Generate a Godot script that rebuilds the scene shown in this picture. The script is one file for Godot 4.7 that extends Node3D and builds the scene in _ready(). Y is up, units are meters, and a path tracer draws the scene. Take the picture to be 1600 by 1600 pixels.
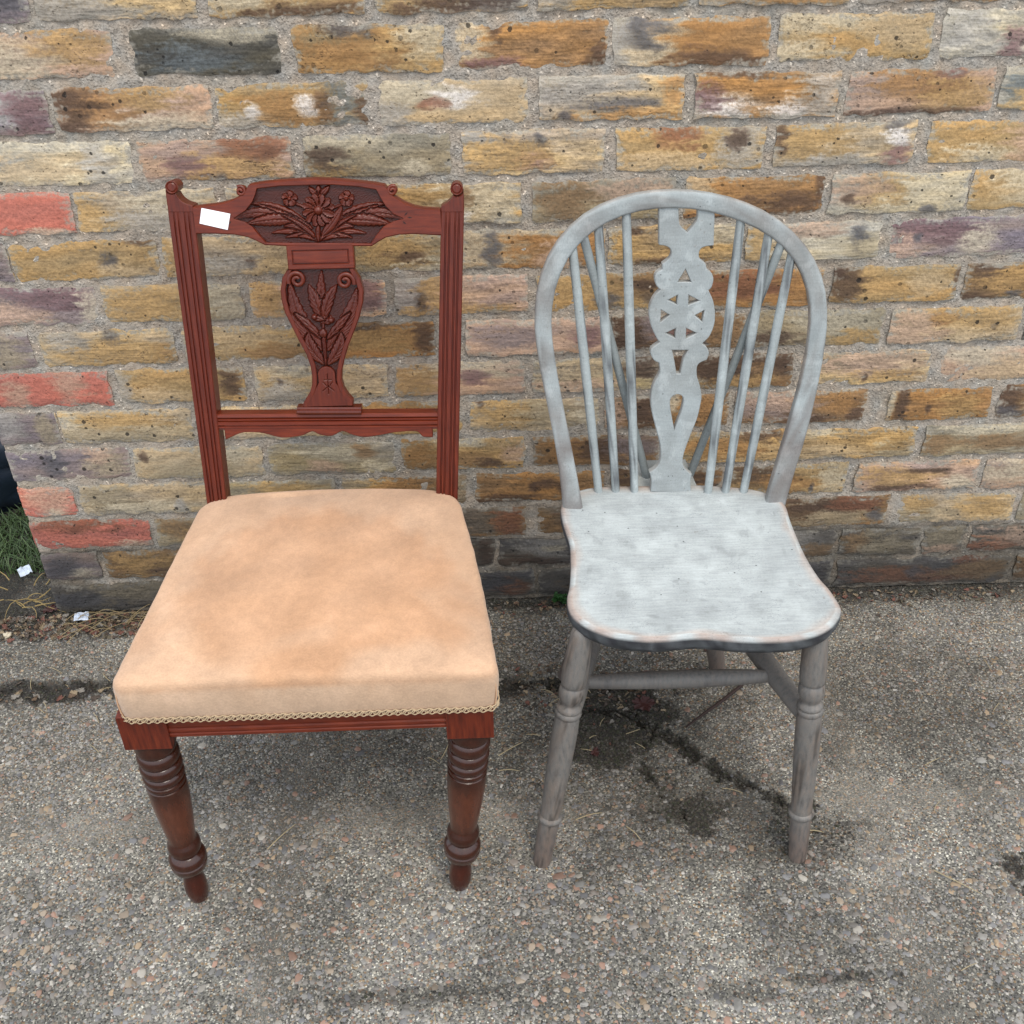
extends Node3D

const CREST_HI := [427.5,429.3,441.8,430.7,457.5,432.1,470.2,434.4,481.5,437.9,490.9,442.5,499.5,449.1,503.8,455.9,505.7,457.5,526.2,460,548.8,461.6,573.1,462.6,595.1,463.1,621.4,461.6,643.2,459.4,677.3,455.2,691.3,452.3,693.8,449.6,697.8,443.5,702.8,438.2,708.7,433.8,717.3,428,730.4,422.4,744.5,419.4,767.6,417.6]
const CREST_LO := [426.4,392.3,452.6,391.6,478.7,389.7,496.6,385.7,507.2,380.6,519.1,374.1,548.5,372,587.1,371,643.2,369.6,668.5,368.9,677.3,374.3,688.9,380.3,707.6,383.9,728.3,384.3,763.3,381.7]
const PANEL_HI := [479.4,411.6,496.5,421.6,507.5,433.4,512.4,442.8,515.6,451.3,548,454,582.5,454.2,621.6,453.9,655.8,450.5,680.2,445.9,684.9,435.7,691.7,423.4,702.1,412.2,715.7,405.8]
const PANEL_LO := [479.4,411.6,494.8,406.4,504.8,399.6,514.9,385.2,520.9,377.6,551.6,376.3,587.4,375.4,667.3,372.5,675.2,383,686.8,395.9,701.5,402.6,715.7,405.8]
const SPLAT_L := [546.6,338.8,538.8,328.2,534.2,309.1,534.7,295.3,537.6,277.6,545,258.8,553.9,235.9,562.4,216.6,567.3,198.2,568.3,183.1,567.1,169.4,562.7,157.4,551.2,140.9,550.3,138]
const SPLAT_R := [642,335.5,648.9,323.5,652.7,306,650.6,289.5,643.5,267.3,634.6,246.9,624.7,226.3,617,204.5,612.5,189.1,611,174.6,613.2,161.8,619,150.8,625.6,142.7,625.1,135.7]
const SCALLOP := [429.6,87,453,96.6,468.9,97.5,487.1,95.5,512.7,87.8,533.9,88.5,547.3,90.9,560.9,96.1,571,90.7,589.3,88.2,605.7,95.2,621.1,88.6,639.3,84.7,663.3,87.4,684.7,90.9,711.2,92,720.4,89.8,726.7,82.6,741.2,81.6]
const HEAD_L := [390.4,422.4,390.1,439.7,390.6,452.6,393.1,449.1,398.2,447.3,403.5,448,407,441,414.1,434.8,425.1,430.7,425.7,421.6]
const HEAD_R := [800.5,412.4,801.1,429.8,800.7,441.9,797.8,436.8,791.5,434.4,786.7,436.2,781.5,429.4,774.2,424.4,768.7,421.1,768.3,413.2]
const SCROLLS := [399.8,456.2,791.5,444.7,492.9,448.4,702.3,444.3]
const STILE_L := [389.8,424.2,425.9,423.3,390,-12,419.2,-12.9]
const STILE_R := [768.4,415,800.5,414.2,736.5,-15.8,770,-16.9]
const BLOCK := [548.4,371.1,642.7,368.7,546.3,340.2,640.4,337.8,555.9,364.7,635,362.6,554.1,345.9,633.7,345.2]
const RAIL := [429,127.7,748.6,120.1,429.9,102.6,746.4,94]
const FOOT := [542.9,136.7,635.8,133.9,542,127.3,635.1,124.5]
const LABEL := [437,427.4,475.8,418.6,469.7,396.9,431.8,406.6]
const CREST_LEAVES := [[586.5,394.9,548,430.7,505.5,430.9,4.5,9,0.8],[606.1,394.4,650.6,428.3,693.2,426.4,4.5,9,0.8],[580.6,399.5,546,410.8,516.8,428.9,5.9,9,0.95],[612.7,398.7,649.2,408.3,681.5,424.9,5.9,9,0.95],[545.8,409.1,513.9,426.4,482.1,411.5,5.9,7,0.75],[649,406.5,684,422.2,713.4,405.8,5.9,7,0.75],[565.2,406.8,535.4,411.1,497.3,404.1,6.8,9,1],[629.3,405.3,659.9,408,696.9,399.2,6.8,9,1],[593.9,377.9,571.5,397,529.7,390.2,3.8,0,0.9],[595.7,377.9,621.4,395.8,662,386.9,3.8,0,0.9],[593.9,377.9,578.1,391.6,548.7,383.5,3.2,0,0.8],[595.7,377.9,613.8,390.7,641.8,381.2,3.2,0,0.8],[593.9,377.9,581.3,387.1,566.7,383.9,2.7,0,0.8],[595.7,377.9,609.9,386.4,623.9,382.5,2.7,0,0.8],[590,384.2,567.6,404.2,547.5,398.5,3.4,0,0.8],[600.7,384,626.4,402.7,645.6,396.1,3.4,0,0.8],[594.8,377,578.9,400.4,546.4,415.2,2.2,0,1],[594.8,377,614.6,399.5,649.5,412.6,2.2,0,1],[600.2,440.7,599.8,446.7,600.4,453.6,3.1,0,0.9],[601.9,439.8,608.5,444.8,615.3,452.4,3.2,0,0.9],[597.5,439.9,591.8,445.2,587,451.3,2.9,0,0.8],[600,385.8,619.3,402.9,630.9,425.3,5,0,0.8],[593.9,377,594,389.4,596.4,406.1,2.3,0,0.8],[641.1,431.1,627.3,425.4,618.2,422.1,1.3,0,0.6],[563.1,431.2,574.2,426.6,581,423.9,1.3,0,0.6]]
const SPLAT_LEAVES := [[589.9,254.7,589.6,295.7,594.4,335.8,6.3,7,0.95],[590.8,265.9,582,292.2,575,316.3,7.2,5,0.85],[592.5,264,597.9,296.4,615,315.2,6.3,5,0.9],[588.8,220.6,550.9,253,548.2,321.6,9.9,9,0.9],[591.6,220.5,628.4,250.8,642.8,309,9.9,9,0.9],[587.5,237.8,568.3,261.9,550.3,276.4,4.5,4,0.8],[594.9,237.6,614.1,257.8,632.2,276,4.5,4,0.8],[588.9,199.5,563.1,224.2,568.9,247.7,7.2,6,0.9],[591.8,199.4,616.8,220.8,615.1,246.5,7.2,6,0.9],[589.7,197.5,589.4,237.7,590.8,265.9,2.3,0,1],[589.5,239.6,589.1,245.3,589.7,252.8,4.5,0,1],[591.7,265.9,579.8,266.2,576.7,273.8,3.6,0,0.8],[593.2,261.2,601.5,261,602.3,271.2,3.6,0,0.8]]
const FLOWERS := [[597.5,420,22.5,12,6.3],[559.1,436.5,10.3,5,2.9],[637.8,434.6,10.3,5,2.9]]
const BUDS := [[579.2,270,4.5],[602.7,264.7,4.5]]
const VOLUTES := [559.3,324,627.3,320.4]
const ARCH := [589.6,196.6]
const SEAT := [928,309,929,331,932,358,935,383,934,411,932,439,928,474,923,497,923,520,929,538,941,554,955,565,972,575,990,581,1010,585,1025,587,1050,586,1075,584,1095,585,1117,589,1135,592,1152,594,1179,595,1202,594,1223,590,1240,584,1256,574,1267,563,1276,550,1281,536,1279,516,1275,495,1268,473,1261,424,1259,367,1259,338,1260,307,1251,283,1235,271,1216,262,1196,257,1163,251,1130,247,1081,246,1028,245,994,245,972,248,949,258,935,274,929,293]
const HOOP_OUT := [932,-2.7,930.1,22.4,927.6,47.4,924.5,72.3,920.9,97.1,916.6,121.9,912,146.6,907.4,171.3,902.9,196,898.7,220.8,895.3,245.6,893.4,270.6,893.7,295.6,896.6,320.4,902.5,344.5,911.8,367.5,924.8,388.6,941.1,407.1,960.5,422.5,982.1,434.5,1005.4,443,1029.7,448.6,1054.5,451.4,1079.4,451.8,1104.4,450.1,1129.1,446.1,1153.4,440.1,1177.1,432.1,1199.8,421.9,1221.2,409.2,1240.8,393.8,1258.3,376.1,1273.1,356.3,1284.6,334.4,1292.5,310.9,1297.1,286.5,1299,261.6,1298.8,236.6,1297.3,211.5,1295.1,186.5,1292.3,161.5,1289,136.6,1285.2,111.8,1280.7,87.1,1275.5,62.5,1270.4,37.9,1265.8,13.3,1261.6,-11.5]
const HOOP_IN := [961.3,-0.5,957.4,22.6,953.4,45.7,949.2,68.8,945,91.8,940.7,114.9,936.4,137.9,932.1,161,928,184.1,924.2,207.2,920.7,230.4,917.8,253.6,916.5,276.9,917.8,300.1,921.8,323,928.8,345,939.3,365.5,953.4,383.6,970.5,399,990,411.2,1011.3,420,1033.8,425.5,1056.9,428.2,1080.2,428.5,1103.4,426.5,1126.4,422.3,1148.9,416.1,1170.8,408.2,1192,398.4,1212,386.5,1230,372,1245.5,354.9,1257.9,335.4,1266.9,314.2,1272.3,291.8,1274.5,268.7,1274.7,245.4,1273.2,222,1270.6,198.8,1267.2,175.6,1263.3,152.5,1259,129.4,1254.4,106.4,1249.6,83.5,1244.8,60.5,1240.1,37.6,1235.4,14.6,1230.9,-8.4]
const SPINDLES := [[945.2,807.8,218.4,988,437,258],[980,833.3,212.8,1014,437,258],[1017.1,847.8,209.6,1042,437,260],[1170.8,836,212.2,1152,437,267],[1209.2,814.5,216.9,1178,437,268],[1242.6,786.2,223.2,1205,437,270],[962.2,812.2,208.5,1064,440,224],[1226.2,799.8,211.2,1133,440,221]]
const WHEEL_SPLAT := [1059.3,422.8,1061.9,372.2,1070.8,370.5,1077,366.6,1079.1,360.5,1076.8,353.5,1067.6,345.8,1067.9,338.7,1060.2,333.6,1057.9,326.5,1060.5,316.6,1066.5,310.1,1057.8,299.5,1052.6,285,1052.7,272.2,1056.9,256.3,1064.2,241.1,1069,234.3,1058.1,225.6,1056.7,218.5,1061.6,208.4,1069.5,203.8,1071,189.3,1064.4,174.3,1060.7,162.2,1060,146.4,1062.6,127.8,1070.4,99,1077.2,73.1,1078.1,51.7,1072.9,39.3,1062.8,31.1,1066.2,18.2,1066,-1.1,1127,-3.2,1125,14.1,1126.3,25.8,1116.8,34,1111.8,44.3,1112.4,60.5,1119.8,87.8,1128.5,116.1,1132.6,141.2,1132.7,154.1,1129,169,1124.6,181.8,1123.7,195.5,1127.4,202.1,1137.1,206.6,1139.4,216.1,1135.9,224.8,1129.3,230.2,1130.6,232.6,1139,242.2,1144.1,259.4,1143.9,275.5,1140.1,292.7,1132.9,307.4,1137,312.7,1138.6,322.6,1135.8,331.1,1128.7,337.5,1126.1,345.2,1118.3,351.5,1116.5,358.6,1118.7,365.5,1125.5,368.5,1135.8,369.5,1134,422.6,1110.6,423.2,1111.2,403.7,1099.2,388.1,1088.3,399.1,1085.3,423.8]
const SPLAT_HOLES := [[1099.4,337.9,1089.8,320.3,1108.3,319.8],[1090.8,302.2,1077.4,295.3,1090.2,288.6],[1105.8,301.8,1121.4,293.2,1106.2,287.2],[1068.7,281.8,1081.2,273.7,1068.6,263.4],[1128.9,279.5,1116.2,272.2,1127.3,262.3],[1090.6,254.4,1076.5,247.7,1090.4,240.3],[1105.3,254,1120.7,246.4,1105.4,238.9],[1086.8,222.4,1109.9,221.8,1103.8,209.5,1100.4,186.8,1094.9,187,1090.9,207],[1097.1,155.2,1104.1,153,1107.2,146.9,1106.7,139,1104.6,126.5,1096.3,99.9,1089.5,130.5,1088.2,145.5,1090.7,151.9]]
const COURSES := [
	"-4 217 D k.3.6.3.3 G.7.3.3.3|229 445 D|457 668 D|678 789 D|796 906 D r.6.6.25.3 k.3.4.3.3|913 1117 D W.6.5.3.3|1129 1337 D W.5.6.4.3|1349 1472 D k.5.5.4.4|1480 1812 D r.4.6.3.3 r.75.1.1.2 W.8.5.2.3 k.45.5.05.2|1822 2063 W",
	"-5 103 V k.4.6.3.3 C.7.7.25.2|112 331 W o.35.5.3.4 g.8.4.12.4 d.6.7.2.2|341 561 D|569 777 D|744 831 D W.2.5.3.4 d.8.5.2.4|837 1053 D o.8.4.1.3 d.3.8.3.2 g.4.3.2.3 c.5.35.1.1|1063 1280 D W.5.5.3.4|1292 1467 D g.5.4.3.3 W.8.7.2.2|1474 1625 D G.5.5.4.4 W.2.5.15.4|1632 1710 D G.5.4.5.4 P.5.8.4.2|1722 1942 D P.4.5.3.3 r.2.8.2.3",
	"-8 211 R C.85.85.14.15 r.4.2.3.2|221 447 G W.2.4.15.3 o.5.6.3.3|456 669 G|681 889 W D.45.35.4.55 o.1.65.14.3 r.85.5.12.4|910 1122 W D.3.2.3.3 d.6.6.3.3|1132 1331 W D.5.5.4.4|1342 1550 W d.5.3.4.25 G.6.7.4.25 k.88.65.06.2 r.7.3.2.2|1569 1784 B o.75.5.2.35 G.2.7.25.3 o.15.3.14.3|1794 2015 G",
	"-6 94 R P.6.4.4.4 c.6.8.2.15|104 333 B G.2.4.18.4 C.5.75.35.25 g.75.7.04.2|345 552 G o.6.4.3.3|564 785 W o.25.5.2.35 G.1.3.12.3 G.9.4.12.6 a.5.5.2.3|799 1030 A d.55.4.1.14 d.45.5.04.14 d.68.55.05.18 d.25.85.3.15 W.15.3.15.3|1041 1239 W d.5.5.4.4|1253 1462 O d.25.3.25.3 c.88.5.14.6 k.7.75.02.14 a.45.6.2.3|1479 1698 P o.35.5.3.3 c.85.7.12.2 d.6.35.2.08 d.4.8.25.1|1709 1939 P c.3.4.3.4 W.6.3.2.2",
	"-1 207 V k.38.45.1.4 G.8.6.15.4 P.75.3.1.2|214 434 B G.55.75.5.25 d.1.3.04.12 C.75.3.2.25|446 663 G c.5.35.25.2 P.45.8.12.2 W.75.3.08.2 c.85.75.1.2|675 888 O c.5.15.2.14 W.4.75.4.25 P.9.5.1.3 d.7.8.1.15 a.15.4.14.4|902 1122 W a.25.5.2.3 d.6.5.25.3 V.8.4.2.4|1131 1340 O d.8.2.2.2 G.1.5.12.4 a.5.5.3.3|1353 1572 O B.35.7.35.25 G.85.75.14.25 c.25.2.2.14 o.6.4.25.3|1586 1820 G W.12.6.12.3 W.55.55.3.2 c.5.2.3.16",
	"-112 104 V G.8.5.12.5 g.3.4.2.4|107 329 B G.5.75.5.28 c.1.3.1.3 o.45.35.35.2|339 559 B|570 782 O a.5.3.4.3|794 1016 B o.3.45.25.3 G.6.5.2.3 d.1.15.03.12 C.9.5.1.4|1024 1237 W d.33.5.12.6 P.1.5.1.5 a.75.5.22.4 C.55.3.05.3|1246 1470 W V.25.4.25.5 P.35.25.25.3 d.93.7.07.3 a.8.35.15.3 d.55.8.2.2|1510 1686 A d.14.5.06.55 c.04.5.04.5 o.7.6.2.3 d.4.6.03.1|1701 1932 W d.06.4.09.6 c.35.5.12.4 k.1.8.1.2",
	"-21 206 R P.7.4.12.35 P.3.5.1.3|220 426 O d.88.45.09.4 B.35.8.35.25 g.05.5.06.5|443 662 B c.3.2.14.2 d.2.5.02.1 k.5.75.04.1 g.2.8.15.3|675 889 P o.15.5.22.7 C.6.25.35.3 p.6.55.1.2|901 1112 G B.4.4.3.4 d.85.3.15.4 P.35.8.4.2|1123 1337 W d.4.3.4.35 o.55.75.3.2 d.9.3.1.3 c.2.7.1.15|1349 1568 B P.5.4.4.4 o.7.75.25.2 d.5.75.02.12|1581 1805 P C.3.2.3.3 B.6.7.4.3",
	"-115 100 V G.6.6.3.5|110 325 B k.53.3.06.17 W.92.75.1.3 o.6.7.4.35 g.2.3.14.2|341 559 O B.4.3.4.3 W.75.8.25.25|571 744 A d.3.12.4.1 d.9.5.1.4 o.4.5.35.35|794 1024 P V.35.5.3.3 P.5.8.4.2 p.85.55.1.3|1031 1248 W d.15.5.2.5 p.5.5.15.4 k.65.75.06.2 V.3.35.1.3|1255 1473 G C.6.35.3.3 o.85.8.2.25 d.2.8.2.2|1484 1699 B P.15.6.25.5 a.4.35.1.2 k.79.5.025.1 o.7.3.3.3",
	"-6 220 V p.7.25.3.3 P.35.7.3.3 C.95.6.1.4|227 447 B C.85.5.22.7 o.35.6.35.4|457 671 P o.12.5.15.5 p.85.4.12.3|685 895 P g.1.5.12.8 d.2.7.04.3 o.3.3.12.4 o.5.85.4.2|908 1135 O k.5.7.09.18 k.78.6.05.15 W.8.3.25.35 d.75.35.1.1|1151 1362 A g.05.6.06.3 r.4.4.3.3 d.93.6.05.3|1377 1579 O d.1.4.14.5 d.05.15.07.2 d.97.4.03.4 B.75.5.15.5|1589 1819 W o.4.4.35.4 d.12.9.14.25 d.15.2.1.2 k.38.85.05.15",
	"-109 105 V|107 328 O k.66.5.06.22 k.93.75.02.08 d.88.08.14.1 b.8.8.2.25|337 556 B d.6.65.035.12 g.45.6.2.3 o.04.5.06.5 b.75.3.3.2|568 782 G o.55.5.3.4 c.85.9.25.2 d.65.6.15.1|793 1013 A C.1.5.26.8 k.22.55.07.4 C.55.05.2.15 P.65.7.15.3|1020 1224 O d.2.15.06.12 d.45.9.3.12 c.85.2.15.3 d.55.55.1.1|1233 1442 C k.82.4.06.35 G.9.7.15.4 P.45.15.25.2 o.1.5.1.6|1452 1686 V p.3.3.3.35 C.62.6.12.35 P.1.75.15.3 k.22.5.03.1",
	"-12 217 R c.8.9.15.1|222 432 B g.6.7.4.35 o.1.6.12.5 c.65.25.3.3|449 665 B|678 886 O C.75.6.3.6 W.58.35.05.2 c.85.85.1.2 w.45.8.15.2|902 1115 G W.25.4.2.5 P.5.95.2.15 P.75.3.3.3|1131 1342 A d.75.65.3.25 d.97.2.05.5 b.1.3.12.5 d.5.95.35.1|1351 1560 C o.35.4.2.4 P.2.35.2.3 k.73.9.06.12 d.15.55.05.12|1565 1788 O c.4.3.25.4",
	"104 322 C g.75.6.1.5 b.3.6.4.3|329 551 P o.65.7.35.4 r.8.25.25.25 k.52.9.05.14 p.3.6.12.2|569 783 G c.3.18.4.22 o.15.85.2.25 c.75.85.1.25 d.15.5.12.2|799 1008 B p.5.7.12.22 k.54.25.04.14 k.33.3.04.12 g.1.15.14.2 o.35.55.3.4|1025 1243 O g.83.55.15.55 r.4.2.15.3 b.3.85.4.25 d.8.3.07.2|1257 1465 B o.25.25.3.4 p.88.75.1.3 k.85.15.1.15 w.86.4.1.14 g.45.85.3.22 d.06.3.05.25|1484 1712 O P.75.5.2.7 c.4.8.2.25",
	"1 221 V w.68.3.12.3 g.6.2.15.3 p.85.6.15.6|228 449 P a.25.4.25.5 d.12.35.16.25 d.12.85.1.25 o.6.25.2.25 c.65.85.3.25|455 671 O u.82.5.12.55 d.68.55.06.3 d.97.75.07.4 a.45.6.25.35 w.58.5.07.18 w.24.6.05.14 g.15.9.2.3|684 896 B w.48.4.2.18 c.2.25.25.25 r.35.5.1.12 g.1.7.12.25|911 1119 B k.55.62.28.13 a.6.88.4.18 g.3.2.4.3 a.95.5.1.5 k.2.85.05.15|1133 1341 A w.2.68.25.22 w.65.82.14.25 d.3.1.22.1 g.88.5.16.6 p.1.5.12.2|1352 1566 P a.5.3.3.35 o.75.6.25.3 d.5.9.45.12 p.68.1.1.15|1575 1793 C u.15.5.15.3 o.4.8.3.3",
	"104 327 P o.75.3.25.4 c.3.7.3.4|351 554 K c.7.08.35.25 u.4.7.3.3|574 781 O a.3.6.35.5 k.35.15.15.12 c.85.3.15.4|796 1007 A d.93.8.08.35 d.27.2.05.2 c.1.3.12.4 p.3.85.2.2|1014 1232 A c.15.5.24.9 k.2.2.14.3 d.7.85.3.22 g.02.5.1.5|1245 1460 O c.25.15.4.3 c.1.85.25.3 b.8.3.3.4|1473 1691 C p.48.75.09.35 g.15.5.2.6 w.62.3.1.2 o.75.7.12.4",
	"26 229 V k.8.3.2.4|236 450 B g.2.8.4.3|467 675 O d.6.9.4.2 c.2.3.3.4|689 895 O k.75.8.25.4 d.45.8.3.3|908 1114 O g.1.5.2.6|1127 1333 B a.6.9.4.3|1346 1555 W g.2.6.3.6",
]

# ---------------------------------------------------------------- helpers: noise, textures
var rng := RandomNumberGenerator.new()

func noise(sd: int, freq: float, oct := 4, type := FastNoiseLite.TYPE_SIMPLEX_SMOOTH) -> FastNoiseLite:
	var n := FastNoiseLite.new()
	n.seed = sd; n.noise_type = type; n.frequency = freq
	n.fractal_type = FastNoiseLite.FRACTAL_FBM if oct > 1 else FastNoiseLite.FRACTAL_NONE
	n.fractal_octaves = oct
	return n

func cells(sd: int, freq: float, ret: int) -> FastNoiseLite:
	var n := noise(sd, freq, 1, FastNoiseLite.TYPE_CELLULAR)
	n.cellular_return_type = ret
	n.cellular_jitter = 1.0
	return n

func bytes_of(n: FastNoiseLite, side: int) -> PackedByteArray:
	var im := n.get_seamless_image(side, side, false, false, 0.12, true)
	im.convert(Image.FORMAT_L8)
	return im.get_data()

func tex(data: PackedByteArray, w: int, h: int, rgb := true) -> ImageTexture:
	return ImageTexture.create_from_image(Image.create_from_data(w, h, false, Image.FORMAT_RGB8 if rgb else Image.FORMAT_L8, data))

func mat(albedo: Color, rough := 0.8, tx: Texture2D = null, tri := 0.0) -> StandardMaterial3D:
	var m := StandardMaterial3D.new()
	m.albedo_color = albedo; m.roughness = rough
	if tx: m.albedo_texture = tx
	if tri > 0.0:
		m.uv1_triplanar = true
		m.uv1_scale = Vector3.ONE * tri
	return m

func bump(m: StandardMaterial3D, tx: Texture2D, cm: float) -> StandardMaterial3D:
	m.heightmap_enabled = true; m.heightmap_texture = tx; m.heightmap_scale = cm
	return m

# ---------------------------------------------------------------- helpers: meshes
func grid_arrays(nu: int, nv: int, f: Callable) -> Array:   # f(i, j) -> Vector3
	var v := PackedVector3Array()
	v.resize(nu * nv)
	for j in nv:
		for i in nu:
			v[j * nu + i] = f.call(i, j)
	var idx := PackedInt32Array()
	idx.resize((nu - 1) * (nv - 1) * 6)
	var k := 0
	for j in nv - 1:
		for i in nu - 1:
			var a := j * nu + i
			idx[k] = a; idx[k + 1] = a + 1; idx[k + 2] = a + nu + 1
			idx[k + 3] = a; idx[k + 4] = a + nu + 1; idx[k + 5] = a + nu
			k += 6
	return [v, idx]

func smooth_mesh(v: PackedVector3Array, idx: PackedInt32Array, out: Vector3, uv = null, col = null) -> ArrayMesh:
	var nor := PackedVector3Array()
	nor.resize(v.size())
	var total := Vector3.ZERO
	for t in range(0, idx.size(), 3):
		var a := v[idx[t]]
		var n := (v[idx[t + 2]] - a).cross(v[idx[t + 1]] - a)
		total += n
		nor[idx[t]] += n; nor[idx[t + 1]] += n; nor[idx[t + 2]] += n
	if total.dot(out) < 0.0:
		for t in range(0, idx.size(), 3):
			var s := idx[t + 1]
			idx[t + 1] = idx[t + 2]; idx[t + 2] = s
		for i in nor.size(): nor[i] = -nor[i]
	for i in nor.size(): nor[i] = nor[i].normalized()
	var arr := []
	arr.resize(Mesh.ARRAY_MAX)
	arr[Mesh.ARRAY_VERTEX] = v; arr[Mesh.ARRAY_NORMAL] = nor; arr[Mesh.ARRAY_INDEX] = idx
	if uv != null: arr[Mesh.ARRAY_TEX_UV] = uv
	if col != null: arr[Mesh.ARRAY_COLOR] = col
	var m := ArrayMesh.new()
	m.add_surface_from_arrays(Mesh.PRIMITIVE_TRIANGLES, arr)
	return m

# a closed body given as a soup of triangles; corners sharper than crease stay sharp
func soup_mesh(t: PackedVector3Array, crease := 40.0, paint = null, open := Vector3.ZERO) -> ArrayMesh:
	var n := t.size() / 3
	var fn := PackedVector3Array()
	fn.resize(n)
	var vol := 0.0
	var mid := Vector3.ZERO
	for p in t: mid += p
	mid /= maxf(1, t.size())
	for i in n:
		fn[i] = (t[i * 3 + 2] - t[i * 3]).cross(t[i * 3 + 1] - t[i * 3])
		vol += fn[i].dot(open) if open != Vector3.ZERO else (t[i * 3] - mid).dot(fn[i])
	if vol < 0.0:
		for i in n:
			var s := t[i * 3 + 1]
			t[i * 3 + 1] = t[i * 3 + 2]; t[i * 3 + 2] = s
			fn[i] = -fn[i]
	var at := {}
	for i in n:
		for k in 3:
			var key := Vector3i((t[i * 3 + k] * 50000.0).round())
			if at.has(key): at[key].append(i)
			else: at[key] = [i]
	var lim := cos(deg_to_rad(crease))
	var v := PackedVector3Array()
	var nor := PackedVector3Array()
	var col := PackedColorArray()
	for i in n:
		if fn[i].length_squared() < 1e-20: continue
		var me := fn[i].normalized()
		for k in 3:
			var p := t[i * 3 + k]
			var sum := Vector3.ZERO
			for j in at[Vector3i((p * 50000.0).round())]:
				if fn[j].normalized().dot(me) > lim: sum += fn[j]
			v.append(p)
			nor.append(sum.normalized())
			if paint != null: col.append(paint.call(p, me))
	var arr := []
	arr.resize(Mesh.ARRAY_MAX)
	arr[Mesh.ARRAY_VERTEX] = v; arr[Mesh.ARRAY_NORMAL] = nor
	if paint != null: arr[Mesh.ARRAY_COLOR] = col
	var m := ArrayMesh.new()
	m.add_surface_from_arrays(Mesh.PRIMITIVE_TRIANGLES, arr)
	return m

func quad(t: PackedVector3Array, a: Vector3, b: Vector3, c: Vector3, d: Vector3) -> void:
	t.append_array(PackedVector3Array([a, b, c, a, c, d]))

func rings(t: PackedVector3Array, list: Array, caps := true) -> void:   # closed rings of equal length, joined
	for r in list.size() - 1:
		var a: PackedVector3Array = list[r]
		var b: PackedVector3Array = list[r + 1]
		for i in a.size():
			var j := (i + 1) % a.size()
			quad(t, a[i], a[j], b[j], b[i])
	if caps:
		fan(t, list[0], true)
		fan(t, list[-1], false)

func fan(t: PackedVector3Array, r: PackedVector3Array, turned: bool) -> void:
	var c := Vector3.ZERO
	for p in r: c += p
	c /= r.size()
	for i in r.size():
		var j := (i + 1) % r.size()
		t.append_array(PackedVector3Array([c, r[j], r[i]]) if turned else PackedVector3Array([c, r[i], r[j]]))

func circle(c: Vector3, x: Vector3, y: Vector3, r: float, n: int) -> PackedVector3Array:
	var out := PackedVector3Array()
	for i in n:
		var a := TAU * i / n
		out.append(c + (x * cos(a) + y * sin(a)) * r)
	return out

func lathe(t: PackedVector3Array, prof: Array, foot: Vector3, top: Vector3, h: float, n := 28) -> void:   # prof: height, radius, height, radius ...
	var ax := (top - foot).normalized()
	var x := ax.cross(Vector3.BACK).normalized()
	var y := ax.cross(x)
	var list := []
	for i in range(0, prof.size(), 2):
		list.append(circle(foot + (top - foot) * (prof[i] / h), x, y, prof[i + 1], n))
	rings(t, list)

func tube(t: PackedVector3Array, pts: PackedVector3Array, rad: Array, n := 8) -> void:
	var list := []
	var up := Vector3(0.3, 1, 0.2)
	for i in pts.size():
		var d := (pts[mini(i + 1, pts.size() - 1)] - pts[maxi(i - 1, 0)]).normalized()
		if absf(d.dot(up.normalized())) > 0.97: up = Vector3(1, 0.1, 0.3)
		var x := d.cross(up).normalized()
		up = x.cross(d)
		list.append(circle(pts[i], x, up, rad[mini(i, rad.size() - 1)], n))
	rings(t, list)

func box(t: PackedVector3Array, o: Vector3, x: Vector3, y: Vector3, z: Vector3, b := 0.0012) -> void:   # o is the corner; edges chamfered by b on the face at +z
	var r := func(k: float, dz: float) -> PackedVector3Array:
		var ex := x.normalized() * k
		var ey := y.normalized() * k
		var q := o + z.normalized() * dz
		return PackedVector3Array([q + ex + ey, q + x - ex + ey, q + x + y - ex - ey, q + y + ex - ey])
	var l := z.length()
	rings(t, [r.call(b, 0.0), r.call(0.0, b), r.call(0.0, l - b), r.call(b, l)])

func inset(p: PackedVector2Array, b: float) -> PackedVector2Array:   # moves a loop inwards (counter-clockwise loops) by its corner normals
	var out := PackedVector2Array()
	for i in p.size():
		var d1 := (p[i] - p[i - 1]).normalized()
		var d2 := (p[(i + 1) % p.size()] - p[i]).normalized()
		var n := (Vector2(-d1.y, d1.x) + Vector2(-d2.y, d2.x))
		if n.length() < 0.05: n = Vector2(-d2.y, d2.x)
		n = n.normalized()
		out.append(p[i] + n * b / maxf(0.55, n.dot(Vector2(-d2.y, d2.x))))
	return out

func ccw(p: PackedVector2Array) -> PackedVector2Array:
	if Geometry2D.is_polygon_clockwise(p) == (Geometry2D.is_polygon_clockwise(PackedVector2Array([Vector2(0, 0), Vector2(1, 0), Vector2(1, 1)]))): return p
	var r := p.duplicate()
	r.reverse()
	return r

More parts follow.
